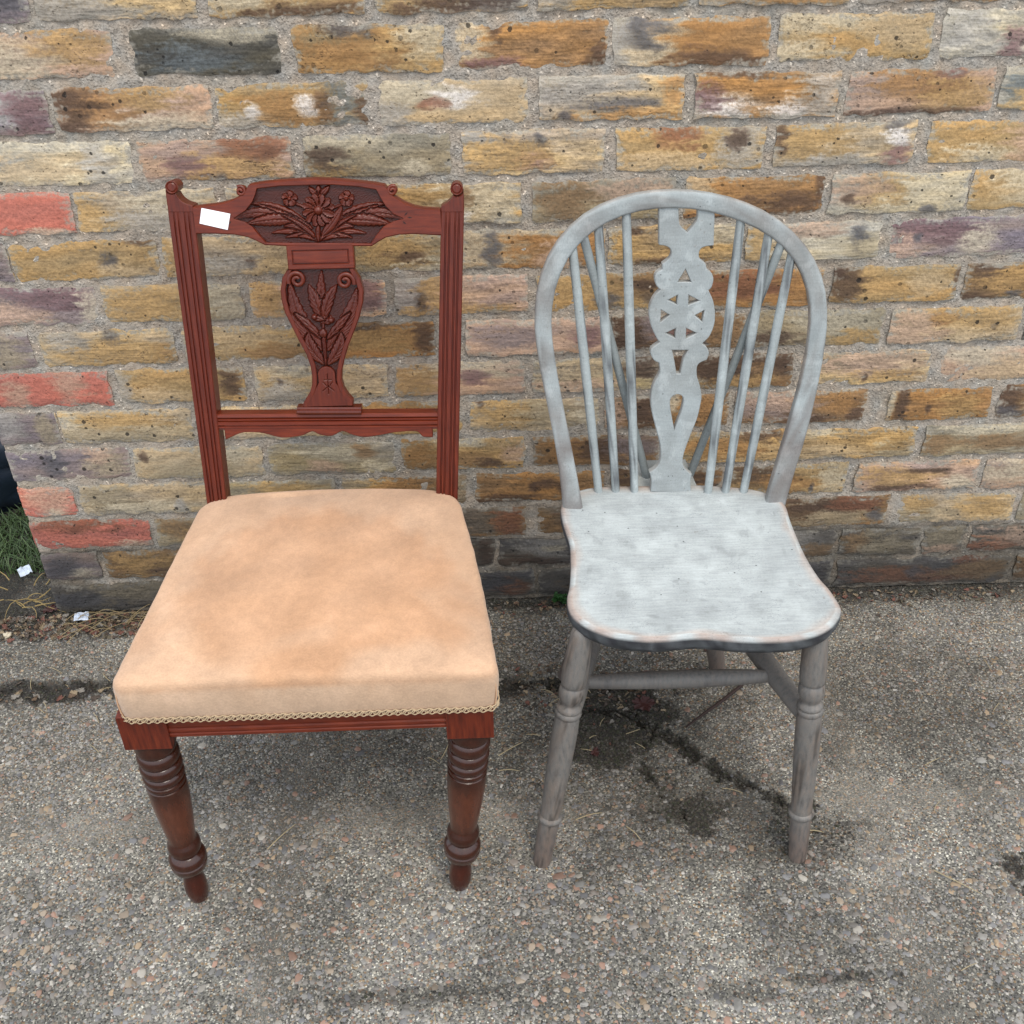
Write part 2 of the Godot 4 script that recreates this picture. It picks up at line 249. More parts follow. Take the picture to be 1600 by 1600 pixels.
func loop2(a: Array, round_it := false, corner := 48.0) -> PackedVector2Array:   # millimetres to metres, gentle corners rounded off
	var p := PackedVector2Array()
	for i in range(0, a.size(), 2): p.append(Vector2(a[i], a[i + 1]) * 0.001)
	p = ccw(p)
	if not round_it: return p
	var out := PackedVector2Array()
	var n := p.size()
	var sharp := []
	for i in n: sharp.append(absf((p[i] - p[i - 1]).angle_to(p[(i + 1) % n] - p[i])) > deg_to_rad(corner))
	for i in n:
		var a0 := p[i]
		var a1 := p[(i + 1) % n]
		var pre := p[i - 1] if not sharp[i] else a0 * 2.0 - a1
		var post := p[(i + 2) % n] if not sharp[(i + 1) % n] else a1 * 2.0 - a0
		out.append(a0)
		for k in [0.33, 0.67]: out.append(a0.cubic_interpolate(a1, pre, post, k))
	return out

# a flat board cut to an outline with holes: at(u, v, n) places it; the front edge is eased by b
func board(t: PackedVector3Array, outline: PackedVector2Array, holes: Array, at: Callable, front: float, back: float, b: float, cuts: Array = []) -> void:
	var fo := inset(outline, b)
	var fh := []
	for h in holes: fh.append(inset(h, -b))
	for pass_ in 2:
		var o := fo if pass_ == 0 else outline
		var hs: Array = fh if pass_ == 0 else holes
		var n := front if pass_ == 0 else back
		var polys := [o]
		if cuts.size():
			polys = []
			var lv := [-1000.0] + cuts + [1000.0]
			for i in lv.size() - 1:
				var strip := PackedVector2Array([Vector2(-50, lv[i]), Vector2(50, lv[i]), Vector2(50, lv[i + 1]), Vector2(-50, lv[i + 1])])
				var now: Array = Geometry2D.intersect_polygons(o, strip)
				for h in hs:
					var next := []
					for q in now: next.append_array(Geometry2D.clip_polygons(q, h))
					now = next
				polys.append_array(now)
		for q in polys:
			var ix := Geometry2D.triangulate_polygon(q)
			for k in range(0, ix.size(), 3):
				var tri := [q[ix[k]], q[ix[k + 1]], q[ix[k + 2]]]
				if ((tri[1] - tri[0]).cross(tri[2] - tri[0]) > 0.0) != (pass_ == 0): tri.reverse()
				# rings() walks counter-clockwise seen from the front
				for p in tri: t.append(at.call(p.x, p.y, n))
	for li in holes.size() + 1:
		var o: PackedVector2Array = outline if li == 0 else holes[li - 1]
		var f: PackedVector2Array = fo if li == 0 else fh[li - 1]
		var m := o.size()
		var flip := li > 0
		for i in m:
			var j := (i + 1) % m
			var q := [at.call(f[i].x, f[i].y, front), at.call(o[i].x, o[i].y, front - b), at.call(o[j].x, o[j].y, front - b), at.call(f[j].x, f[j].y, front)]
			var w := [at.call(o[i].x, o[i].y, front - b), at.call(o[i].x, o[i].y, back), at.call(o[j].x, o[j].y, back), at.call(o[j].x, o[j].y, front - b)]
			quad(t, q[0], q[1], q[2], q[3])
			quad(t, w[0], w[1], w[2], w[3])

func lerp_list(a: Array, x: float) -> float:   # a: x, y, x, y ... in millimetres; x in metres
	x *= 1000.0
	for i in range(0, a.size() - 2, 2):
		if x <= a[i + 2] or i == a.size() - 4:
			return lerpf(a[i + 1], a[i + 3], clampf((x - a[i]) / maxf(0.001, a[i + 2] - a[i]), 0, 1)) * 0.001
	return 0.0

# ---------------------------------------------------------------- helpers: naming
var taken := {}
func numbered(called: String) -> String:
	taken[called] = taken.get(called, -1) + 1
	return called if taken[called] == 0 else "%s_%03d" % [called, taken[called]]

func tag(o: Node, label: String, category: String, group := "", kind := "") -> void:
	o.set_meta("label", label)
	o.set_meta("category", category)
	if group: o.set_meta("group", group)
	if kind: o.set_meta("kind", kind)

func thing(called: String, at: Vector3) -> Node3D:
	var o := Node3D.new()
	o.name = numbered(called)
	o.position = at
	add_child(o)
	return o

# meshes are given in the place's own metres; a part is set back by its thing's position
func put(called: String, m: Mesh, ma: Material, parent: Node3D = null, back := Vector3.ZERO) -> MeshInstance3D:
	var o := MeshInstance3D.new()
	o.mesh = m
	o.material_override = ma
	o.name = called if parent else numbered(called)
	o.position = -back
	(parent if parent else self as Node3D).add_child(o, true)
	return o

# ---------------------------------------------------------------- scene
const PAINT := {
	"B": [174, 151, 117], "b": [174, 151, 117], "O": [167, 135, 88], "o": [166, 131, 80], "A": [152, 111, 66], "a": [147, 106, 61],
	"C": [176, 165, 142], "c": [184, 172, 147], "P": [172, 142, 120], "V": [122, 109, 109], "R": [184, 104, 87], "K": [78, 75, 67], "G": [144, 131, 106], "W": [124, 95, 64], "D": [94, 88, 81],
	"d": [72, 54, 44], "k": [74, 74, 80], "w": [214, 210, 208], "p": [108, 80, 82], "g": [148, 144, 138], "u": [92, 100, 104], "r": [122, 76, 54],
}
const ATLAS_W := 2048
const ATLAS_H := 1290
const ATLAS_PPM := 1050.0
const PITCH := 0.075

func _ready() -> void:
	rng.seed = 77
	var cam := Camera3D.new()
	cam.name = "camera"
	cam.transform = Transform3D(Basis(Vector3(0.99934, -0.012394, 0.034151), Vector3(0.030303, 0.802861, -0.595396), Vector3(-0.020039, 0.596037, 0.802707)).orthonormalized(), Vector3(0.82312566, 1.42778428, 1.63931741))
	cam.fov = 48.63; cam.near = 0.05; cam.far = 400.0
	add_child(cam)
	cam.current = true
	var we := WorldEnvironment.new()
	we.name = "world_environment"
	var env := Environment.new()
	var sky := Sky.new()
	var sm := ProceduralSkyMaterial.new()
	sm.sky_top_color = Color(0.93, 0.95, 0.98); sm.sky_horizon_color = Color(0.76, 0.79, 0.83); sm.sky_curve = 0.3
	sm.ground_bottom_color = Color(0.36, 0.35, 0.34); sm.ground_horizon_color = Color(0.5, 0.5, 0.5)
	sm.sky_energy_multiplier = 1.25
	sky.sky_material = sm
	env.background_mode = Environment.BG_SKY; env.sky = sky
	env.ambient_light_source = Environment.AMBIENT_SOURCE_SKY
	env.tonemap_mode = Environment.TONE_MAPPER_LINEAR
	env.tonemap_exposure = 1.40
	env.sdfgi_enabled = true; env.ssao_enabled = true; env.ssil_enabled = true
	we.environment = env
	add_child(we)
	var sun := DirectionalLight3D.new()
	sun.name = "sun"
	sun.light_energy = 0.55; sun.light_angular_distance = 20.0; sun.light_color = Color(1.0, 0.97, 0.93); sun.shadow_enabled = true
	sun.transform = Transform3D(Basis.looking_at(Vector3(-0.18, -0.86, -0.42)), Vector3(0, 4, 2))
	add_child(sun)
	make_textures()
	ground()
	wall()
	mahogany_chair()
	wheelback_chair()
	loose_things()

# ---- shared textures
var n_fine: PackedByteArray
var n_mid: PackedByteArray
var n_big: PackedByteArray
var n_pit: PackedByteArray
var n_white: PackedByteArray
var n_pick: PackedByteArray
var t_fine: ImageTexture
var t_mid: ImageTexture
var m_brick: StandardMaterial3D
var m_mortar: StandardMaterial3D
var m_ground: StandardMaterial3D
var wood := {}
var bricks := []     # [x0, x1, course, base, patches, atlas rect]

func make_textures() -> void:
	n_fine = bytes_of(noise(11, 0.11, 4), 1024)
	n_mid = bytes_of(noise(12, 0.03, 5), 1024)
	n_big = bytes_of(noise(13, 0.009, 4), 1024)
	n_pit = bytes_of(cells(14, 0.06, FastNoiseLite.RETURN_DISTANCE), 1024)
	n_pick = bytes_of(cells(14, 0.06, FastNoiseLite.RETURN_CELL_VALUE), 1024)
	n_white.resize(1 << 20)
	for i in n_white.size(): n_white[i] = rng.randi() & 255
	t_fine = tex(n_fine, 1024, 1024, false)
	t_mid = tex(n_mid, 1024, 1024, false)
	brick_atlas()
	# mortar: sandy grey with dark grains and glassy ones, their glints painted in
	var side := 1024
	var a := PackedByteArray()
	a.resize(side * side * 3)
	var hgt := PackedByteArray()
	hgt.resize(side * side)
	var grain := bytes_of(cells(21, 0.16, FastNoiseLite.RETURN_CELL_VALUE), side)
	for i in side * side:
		var g := grain[i]
		var v := 0.80 + 0.20 * n_mid[i] / 255.0 + 0.12 * (n_fine[i] / 255.0 - 0.5) + 0.10 * (n_white[i] / 255.0 - 0.5)
		if g > 250: v *= 1.4
		elif g < 26: v *= 0.84
		elif g > 215: v *= 1.07
		var wm := n_big[i] / 255.0 * 0.1
		a[i * 3] = clampi(int(163.0 * v * (0.98 + wm)), 0, 255)
		a[i * 3 + 1] = clampi(int(158.5 * v), 0, 255)
		a[i * 3 + 2] = clampi(int(148.0 * v * (1.04 - wm)), 0, 255)
		hgt[i] = clampi(int(60 + 0.35 * n_mid[i] + 0.25 * n_fine[i] + (40 if g > 200 else (-30 if g < 40 else 0))), 0, 255)
	m_mortar = bump(mat(Color.WHITE, 0.95, tex(a, side, side), 2.2), tex(hgt, side, side, false), 0.35)
	m_mortar.uv1_world_triplanar = true
	m_mortar.vertex_color_use_as_albedo = true
	# exposed aggregate concrete: cement paste with small stones
	side = 1536
	var b := PackedByteArray()
	b.resize(side * side * 3)
	var gh := PackedByteArray()
	gh.resize(side * side)
	var c1 := bytes_of(cells(31, 0.13, FastNoiseLite.RETURN_CELL_VALUE), side)
	var d1 := bytes_of(cells(31, 0.13, FastNoiseLite.RETURN_DISTANCE), side)
	var c2 := bytes_of(cells(32, 0.3, FastNoiseLite.RETURN_CELL_VALUE), side)
	var lo := bytes_of(noise(33, 0.012, 5), side)
	var pal := [Color8(132, 126, 116), Color8(104, 100, 95), Color8(158, 150, 138), Color8(120, 98, 78), Color8(92, 90, 90), Color8(176, 168, 156), Color8(140, 116, 88), Color8(112, 106, 98), Color8(84, 80, 76), Color8(128, 104, 92)]
	for i in side * side:
		var q := i & 1048575
		var v := 0.86 + 0.34 * (lo[i] / 255.0 - 0.5) + 0.5 * (c2[i] / 255.0 - 0.5) + 0.2 * (n_white[q] / 255.0 - 0.5)
		var r := 130.0
		var g := 126.0
		var l := 118.0
		var c := c1[i]
		if d1[i] < 96 and c > 66:
			var p: Color = pal[(c * 7) % 10]
			r = p.r8; g = p.g8; l = p.b8
			v = 1.0 + 0.14 * (c2[i] / 255.0 - 0.5)
		elif c2[i] > 236: v *= 1.45
		elif c2[i] < 34: v *= 0.6
		b[i * 3] = clampi(int(r * v), 0, 255); b[i * 3 + 1] = clampi(int(g * v), 0, 255); b[i * 3 + 2] = clampi(int(l * v), 0, 255)
		gh[i] = clampi(int(150 - 0.45 * d1[i] + 0.2 * c2[i] + 0.25 * lo[i]), 0, 255)
	m_ground = bump(mat(Color(0.985, 1.0, 1.0), 0.9, tex(b, side, side), 1.12), tex(gh, side, side, false), 0.4)
	m_ground.uv1_world_triplanar = true
	m_ground.vertex_color_use_as_albedo = true

func brick_atlas() -> void:
	for c in COURSES.size():
		pass
		for part in COURSES[c].split("|"):
			var f: PackedStringArray = part.split(" ", false)
			var pa := []
			for s in f.slice(3):
				var w := s.split(".")
				pa.append([PAINT[w[0]], float("0." + w[1]), float("0." + w[2]), float("0." + w[3]), float("0." + w[4])])
			bricks.append([float(f[0]) * 0.001, float(f[1]) * 0.001, c, PAINT[f[2]], pa, f[2]])
	var a := PackedByteArray()
	a.resize(ATLAS_W * ATLAS_H * 3)
	a.fill(140)
	var h := PackedByteArray()
	h.resize(ATLAS_W * ATLAS_H)
	h.fill(128)
	var no := 0
	for br in bricks:
		no += 1
		var px0 := clampi(int((br[0] + 0.02) * ATLAS_PPM) - 4, 0, ATLAS_W - 2)
		var px1 := clampi(int((br[1] + 0.02) * ATLAS_PPM) + 4, 1, ATLAS_W - 1)
		var yb: float = br[2] * PITCH + 0.02
		var py0 := clampi(int(ATLAS_H - (yb + PITCH) * ATLAS_PPM), 0, ATLAS_H - 1)
		var py1 := clampi(int(ATLAS_H - yb * ATLAS_PPM), 0, ATLAS_H - 1)
		var base: Array = br[3]
		var R0: float = base[0]
		var G0: float = base[1]
		var B0: float = base[2]
		var pa: Array = br[4]
		var np := pa.size()
		var ox := (no * 331) & 1023
		var oy := (no * 577) & 1023
		var lx := float(px1 - px0)
		var ly := float(py1 - py0)
		var red: bool = br[5] == "R"
		var pits := rng.randf_range(0.3, 1.0) * (0.5 if red else 1.0)
		var streak := rng.randf_range(0.5, 1.2) * (0.5 if red else 1.0)
		var fold := pow(rng.randf(), 2.5)
		var tone: float = rng.randf_range(0.94, 1.06) * [0.66, 0.74, 0.88, 0.95, 0.98][mini(br[2], 4)]   # grime plus missing contact shade, painted into the lowest courses
		for y in range(py0, py1):
			var fy := (y - py0) / ly
			for x in range(px0, px1):
				var fx := (x - px0) / lx
				var ia := ((y + oy) & 1023) * 1024 + ((x + ox) & 1023)
				var ib := ((y * 2 + oy) & 1023) * 1024 + (((x >> 1) + ox) & 1023)      # streaks run along the brick
				var fa := n_fine[ia] / 255.0 - 0.5
				var ma := n_mid[ib] / 255.0 - 0.5
				var ba := n_big[ib] / 255.0 - 0.5
				var wa := n_white[(ia * 7 + 13) & 1048575] / 255.0 - 0.5
				var rs := ((y * 2 + ox) & 1023) * 1024
				var sa := lerpf(n_fine[rs + ((x / 6 + oy) & 1023)], n_fine[rs + ((x / 6 + oy + 1) & 1023)], (x % 6) / 6.0) / 255.0 - 0.5
				var v := tone * (1.0 + 0.24 * sa * streak + 0.22 * fa + (0.30 * ma + 0.22 * ba) * streak + 0.12 * wa)
				var r := R0 * v * (1.0 + 0.10 * ba)
				var g := G0 * v
				var b := B0 * v * (1.0 - 0.3 * ba * streak)
				for k in np:
					var p: Array = pa[k]
					var ex: float = (fx - p[1]) / p[3] + ma * 1.5 + fa * 0.4
					var ey: float = (fy - p[2]) / p[4] + ba * 1.2 + ma * 0.8 + fa * 0.5
					var dd := ex * ex + ey * ey
					if dd < 1.7:
						var w := minf(1.0, (1.7 - dd) * 0.6) * (0.9 + 0.5 * wa + 0.5 * fa)
						if w > 0.78: w = 0.78
						if w > 0.0:
							var q: Array = p[0]
							r += (q[0] * v - r) * w; g += (q[1] * v - g) * w; b += (q[2] * v - b) * w
				var hh := 128.0 + 110.0 * fa + 80.0 * ma * streak + 60.0 * sa * streak + 22.0 * wa
				var pit := n_pit[ia]
				var pick := n_pick[ia]
				if pick < 72 and pit < (10 + (pick * 5) % 48) * pits + 26.0 * fa:
					var dk := 0.42 + 0.3 * (pick & 1)
					r *= dk; g *= dk; b *= dk
					hh -= 80.0
				# long creases left by the mould
				var cr := absf(n_mid[((y + oy * 3) & 1023) * 1024 + (((x * 3) / 5 + ox * 5) & 1023)] / 255.0 - 0.5)
				if cr < 0.010 * fold and n_big[ia] > 128:
					hh -= 60.0
					r *= 0.7; g *= 0.68; b *= 0.66
				# burnt rim and underside shadow painted along the lower arris, crumbled grain by grain
				var low := (py1 - 5 - y) / 4.0 + ma * 3.0 + fa * 2.0
				if low < 1.0:
					var w3 := clampf((1.0 - low) * 0.35, 0.0, 0.4)
					r *= 1.0 - w3; g *= 1.0 - w3 * 1.05; b *= 1.0 - w3 * 1.05
				var lum := (r + g + b) / 3.0
				r += (lum - r) * 0.1; g += (lum - g) * 0.1; b += (lum - b) * 0.1
				# mortar smeared over the arrises
				var e := minf(minf(x - px0, px1 - x), minf(y - py0, py1 - y)) / 13.0 + ma * 2.5 + fa * 1.8
				if e < 1.0:
					var w2 := clampf((1.0 - e) * 0.8, 0.0, 0.85)
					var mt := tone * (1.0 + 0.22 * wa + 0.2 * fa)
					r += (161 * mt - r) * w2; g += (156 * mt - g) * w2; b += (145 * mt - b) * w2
				var at := y * ATLAS_W + x
				a[at * 3] = clampi(int(r), 0, 255); a[at * 3 + 1] = clampi(int(g), 0, 255); a[at * 3 + 2] = clampi(int(b), 0, 255)
				h[at] = clampi(int(hh), 0, 255)
	m_brick = bump(mat(Color.WHITE, 0.92, tex(a, ATLAS_W, ATLAS_H)), tex(h, ATLAS_W, ATLAS_H, false), 0.26)

# ---- the wall: every brick a part, the mortar a core with a rough pointed face
func wall() -> void:
	var w := thing("brick_wall", Vector3(1.4, 0, -0.1))
	tag(w, "weathered yellow stock brick wall with grey mortar and a few red bricks", "wall")
	var edge := noise(41, 20.0, 5)
	var face := noise(42, 14.0, 3)
	var top := 20
	var right := 2.75
	var many := bricks.size()
	var list := bricks.duplicate()
	# bricks beyond those described: the rest of each course, in the same bond
	for c in top:
		var last := -0.0
		var first := 99.0
		for br in bricks:
			if br[2] == c:
				last = maxf(last, br[1])
				first = minf(first, br[0])
		if first > 90.0: last = -0.11 * (c % 2)
		elif first > 0.06: list.append([maxf(0.0, first - 0.23), first - 0.011, c, null, rng.randi() % many, ""])
		while last < right - 0.06:
			var x0 := last + 0.011
			var x1 := minf(x0 + rng.randf_range(0.205, 0.218), right)
			if x1 > 0.05: list.append([maxf(0.0, x0), x1, c, null, rng.randi() % many, ""])
			last = x1
	for br in list:
		var x0 := maxf(br[0], 0.0)
		var x1: float = br[1]
		if x1 - x0 < 0.02: continue
		var yc: float = br[2] * PITCH + PITCH * 0.5 + rng.randf_range(-0.0012, 0.0012)
		var hh := rng.randf_range(0.0305, 0.0325)
		var worn: float = 1.5 if br[2] < 2 else 1.0
		var dz := rng.randf_range(-0.0015, 0.0015) - (0.002 if br[2] < 2 else 0.0)
		var nx := maxi(6, int((x1 - x0) / 0.0075))
		var ny := 9
		var tilt := rng.randf_range(-0.003, 0.003)
		var v := PackedVector3Array()
		var uv := PackedVector2Array()
		var src = br
		if br[3] == null: src = bricks[br[4]]
		for j in range(-2, ny + 2):
			for i in range(-2, nx + 2):
				var u := clampf(i / (nx - 1.0), 0, 1)
				var t := clampf(j / (ny - 1.0), 0, 1)
				var skirt := i < -1 or j < -1 or i > nx or j > ny
				var x := lerpf(x0, x1, u)
				var y := yc + (t * 2.0 - 1.0) * hh + tilt * (u - 0.5)
				var ex := minf(u, 1.0 - u) * (x1 - x0)
				var ey := minf(t, 1.0 - t) * hh * 2.0
				var kx := clampf(1.0 - ex / 0.012, 0, 1) * signf(0.5 - u)
				var ky := clampf(1.0 - ey / 0.012, 0, 1) * signf(0.5 - t)
				x += kx * (edge.get_noise_2d(y * 1.3 + br[2], x0 * 9.0 + signf(0.5 - u)) + 0.1) * 0.0052 * worn if not (x0 < 0.001 and u < 0.5) else 0.0
				y += ky * (edge.get_noise_2d(x * 1.2 + 7.0 * signf(0.5 - t), br[2] * 3.0) + 0.12) * 0.0050 * worn
				var rx := clampf(1.0 - ex / 0.0045, 0, 1)
				var ry := clampf(1.0 - ey / 0.0045, 0, 1)
				var z := dz - 0.0017 * (rx * rx + ry * ry) * worn + face.get_noise_3d(x * 2.0, y * 4.0, br[2]) * 0.0020 * worn + edge.get_noise_2d(x * 1.5 + 3.0, y * 3.0) * 0.0012
				if skirt: z = -0.1025
				v.append(Vector3(x, y, z))
				var su := lerpf(src[0], src[1], u) if br[3] == null else x
				uv.append(Vector2(clampf((su + 0.02) * ATLAS_PPM / ATLAS_W, 0.001, 0.999), (ATLAS_H - (src[2] * PITCH + PITCH * 0.5 + (t * 2.0 - 1.0) * hh * 0.97 + 0.02) * ATLAS_PPM) / ATLAS_H))
		var n := nx + 4
		var idx := PackedInt32Array()
		for j in ny + 3:
			for i in n - 1:
				var q := j * n + i
				idx.append_array([q, q + 1, q + n + 1, q, q + n + 1, q + n])
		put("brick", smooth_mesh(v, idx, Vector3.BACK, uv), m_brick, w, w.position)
	# the pointed joints
	var sx := 0.006
	var cols := int((right - 0.003) / sx) + 1
	var rows := int(top * PITCH / sx) + 1
	var rough := noise(43, 38.0, 4)
	var patch := noise(44, 7.0, 3)
	var ga := grid_arrays(cols, rows, func(i: int, j: int) -> Vector3:
		var x := 0.003 + i * sx
		var y := j * sx
		return Vector3(x, y, -0.0036 + rough.get_noise_2d(x, y) * 0.0028 + patch.get_noise_2d(x, y) * 0.0030 - (0.004 if y < 0.15 else 0.0)))
	var dirt := noise(45, 5.0, 4)
	var col := PackedColorArray()
	for p in ga[0]:
		var k := dirt.get_noise_2d(p.x, p.y)
		# soil splash, deepened to stand in for shade, darkens the lowest courses
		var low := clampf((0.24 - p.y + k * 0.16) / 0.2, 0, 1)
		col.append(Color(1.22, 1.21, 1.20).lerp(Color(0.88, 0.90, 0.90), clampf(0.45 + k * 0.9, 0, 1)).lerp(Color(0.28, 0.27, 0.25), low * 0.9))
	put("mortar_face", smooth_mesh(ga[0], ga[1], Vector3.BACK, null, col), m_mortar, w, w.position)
	var t := PackedVector3Array()
	box(t, Vector3(0.003, 0, -0.215), Vector3(right - 0.003, 0, 0), Vector3(0, top * PITCH, 0), Vector3(0, 0, 0.195), 0.001)
	put("mortar_core", soup_mesh(t, 30.0, func(_p, _n): return Color(0.8, 0.8, 0.78)), m_mortar, w, w.position)

# ---- the ground
var g_stain := noise(51, 4.0, 5)
var g_wave := noise(52, 1.6, 3)
var g_ragged := noise(53, 18.0, 4)
var g_grit := noise(54, 75.0, 2)

func seg_dist(p: Vector2, pts: Array) -> float:   # pts in millimetres
	var best := 99.0
	for i in range(0, pts.size() - 2, 2):
		var a := Vector2(pts[i], pts[i + 1]) * 0.001
		var b := Vector2(pts[i + 2], pts[i + 3]) * 0.001
		best = minf(best, Geometry2D.get_closest_point_to_segment(p, a, b).distance_to(p))
	return best

const CRACK := [900, 222, 945, 225, 962, 245, 975, 285, 1026, 296, 1067, 317, 1116, 356, 1152, 399, 1186, 441, 1233, 462, 1262, 492]
const JOINT := [-700, 190, -33, 195, 74, 192, 164, 183, 400, 200, 640, 210, 832, 214, 945, 222, 1078, 236]
const SPUR := [1113, 514, 1080, 470, 1060, 400, 1085, 350]
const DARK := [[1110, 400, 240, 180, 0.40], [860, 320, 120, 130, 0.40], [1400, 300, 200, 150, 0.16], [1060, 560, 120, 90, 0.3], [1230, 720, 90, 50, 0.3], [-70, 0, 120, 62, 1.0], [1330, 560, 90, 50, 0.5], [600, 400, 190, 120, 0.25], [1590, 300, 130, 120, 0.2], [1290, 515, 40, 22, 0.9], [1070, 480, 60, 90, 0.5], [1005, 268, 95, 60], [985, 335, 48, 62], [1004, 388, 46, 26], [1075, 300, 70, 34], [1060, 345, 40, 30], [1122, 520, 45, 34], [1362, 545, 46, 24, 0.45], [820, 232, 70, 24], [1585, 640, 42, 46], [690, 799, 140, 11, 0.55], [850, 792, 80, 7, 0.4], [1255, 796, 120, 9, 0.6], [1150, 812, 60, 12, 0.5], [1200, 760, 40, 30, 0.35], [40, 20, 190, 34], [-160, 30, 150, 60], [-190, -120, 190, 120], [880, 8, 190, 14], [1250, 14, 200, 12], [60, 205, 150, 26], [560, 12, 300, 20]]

# [how dark the dirt lies here 0..1, depth of the crack 0..1]
func dirt_at(x: float, z: float) -> Vector2:
	var p := Vector2(x, z)
	var rag := g_ragged.get_noise_2d(x, z) + 0.6 * g_grit.get_noise_2d(x, z)
	var big := g_stain.get_noise_2d(x, z)
	var crack := 0.0
	var dark := 0.0
	if x > 0.85 and x < 1.55 and z > 0.15 and z < 0.68:
		var d := minf(seg_dist(p, CRACK) - 0.010 - rag * 0.018, seg_dist(p, SPUR) - 0.002 - rag * 0.018)
		crack = clampf(-d / 0.008, 0, 1)
		dark = clampf((0.012 - d) / 0.020, 0, 1)
	if z > 0.1 and z < 0.33:
		var d2 := seg_dist(p, JOINT) - 0.010 - rag * 0.024 - big * 0.01
		crack = maxf(crack, clampf(-d2 / 0.008, 0, 1) * 0.8)
		dark = maxf(dark, clampf((0.010 - d2) / 0.022, 0, 1))
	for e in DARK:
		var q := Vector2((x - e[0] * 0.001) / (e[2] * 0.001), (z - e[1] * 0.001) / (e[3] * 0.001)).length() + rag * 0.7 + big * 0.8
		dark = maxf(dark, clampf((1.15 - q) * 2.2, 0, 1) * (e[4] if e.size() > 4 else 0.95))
	if z < 0.045: dark = maxf(dark, clampf((0.045 - z) / 0.04 + rag * 0.5 + 0.1, 0, 1) * (0.8 if x > -0.1 else 1.0))
	return Vector2(dark, crack)

func ground_y(x: float, z: float, dc: Vector2) -> float:
	return g_wave.get_noise_2d(x, z) * 0.004 + g_ragged.get_noise_2d(x * 2.0, z * 2.0) * 0.0016 - dc.y * 0.012 - dc.x * 0.0015 - 0.001

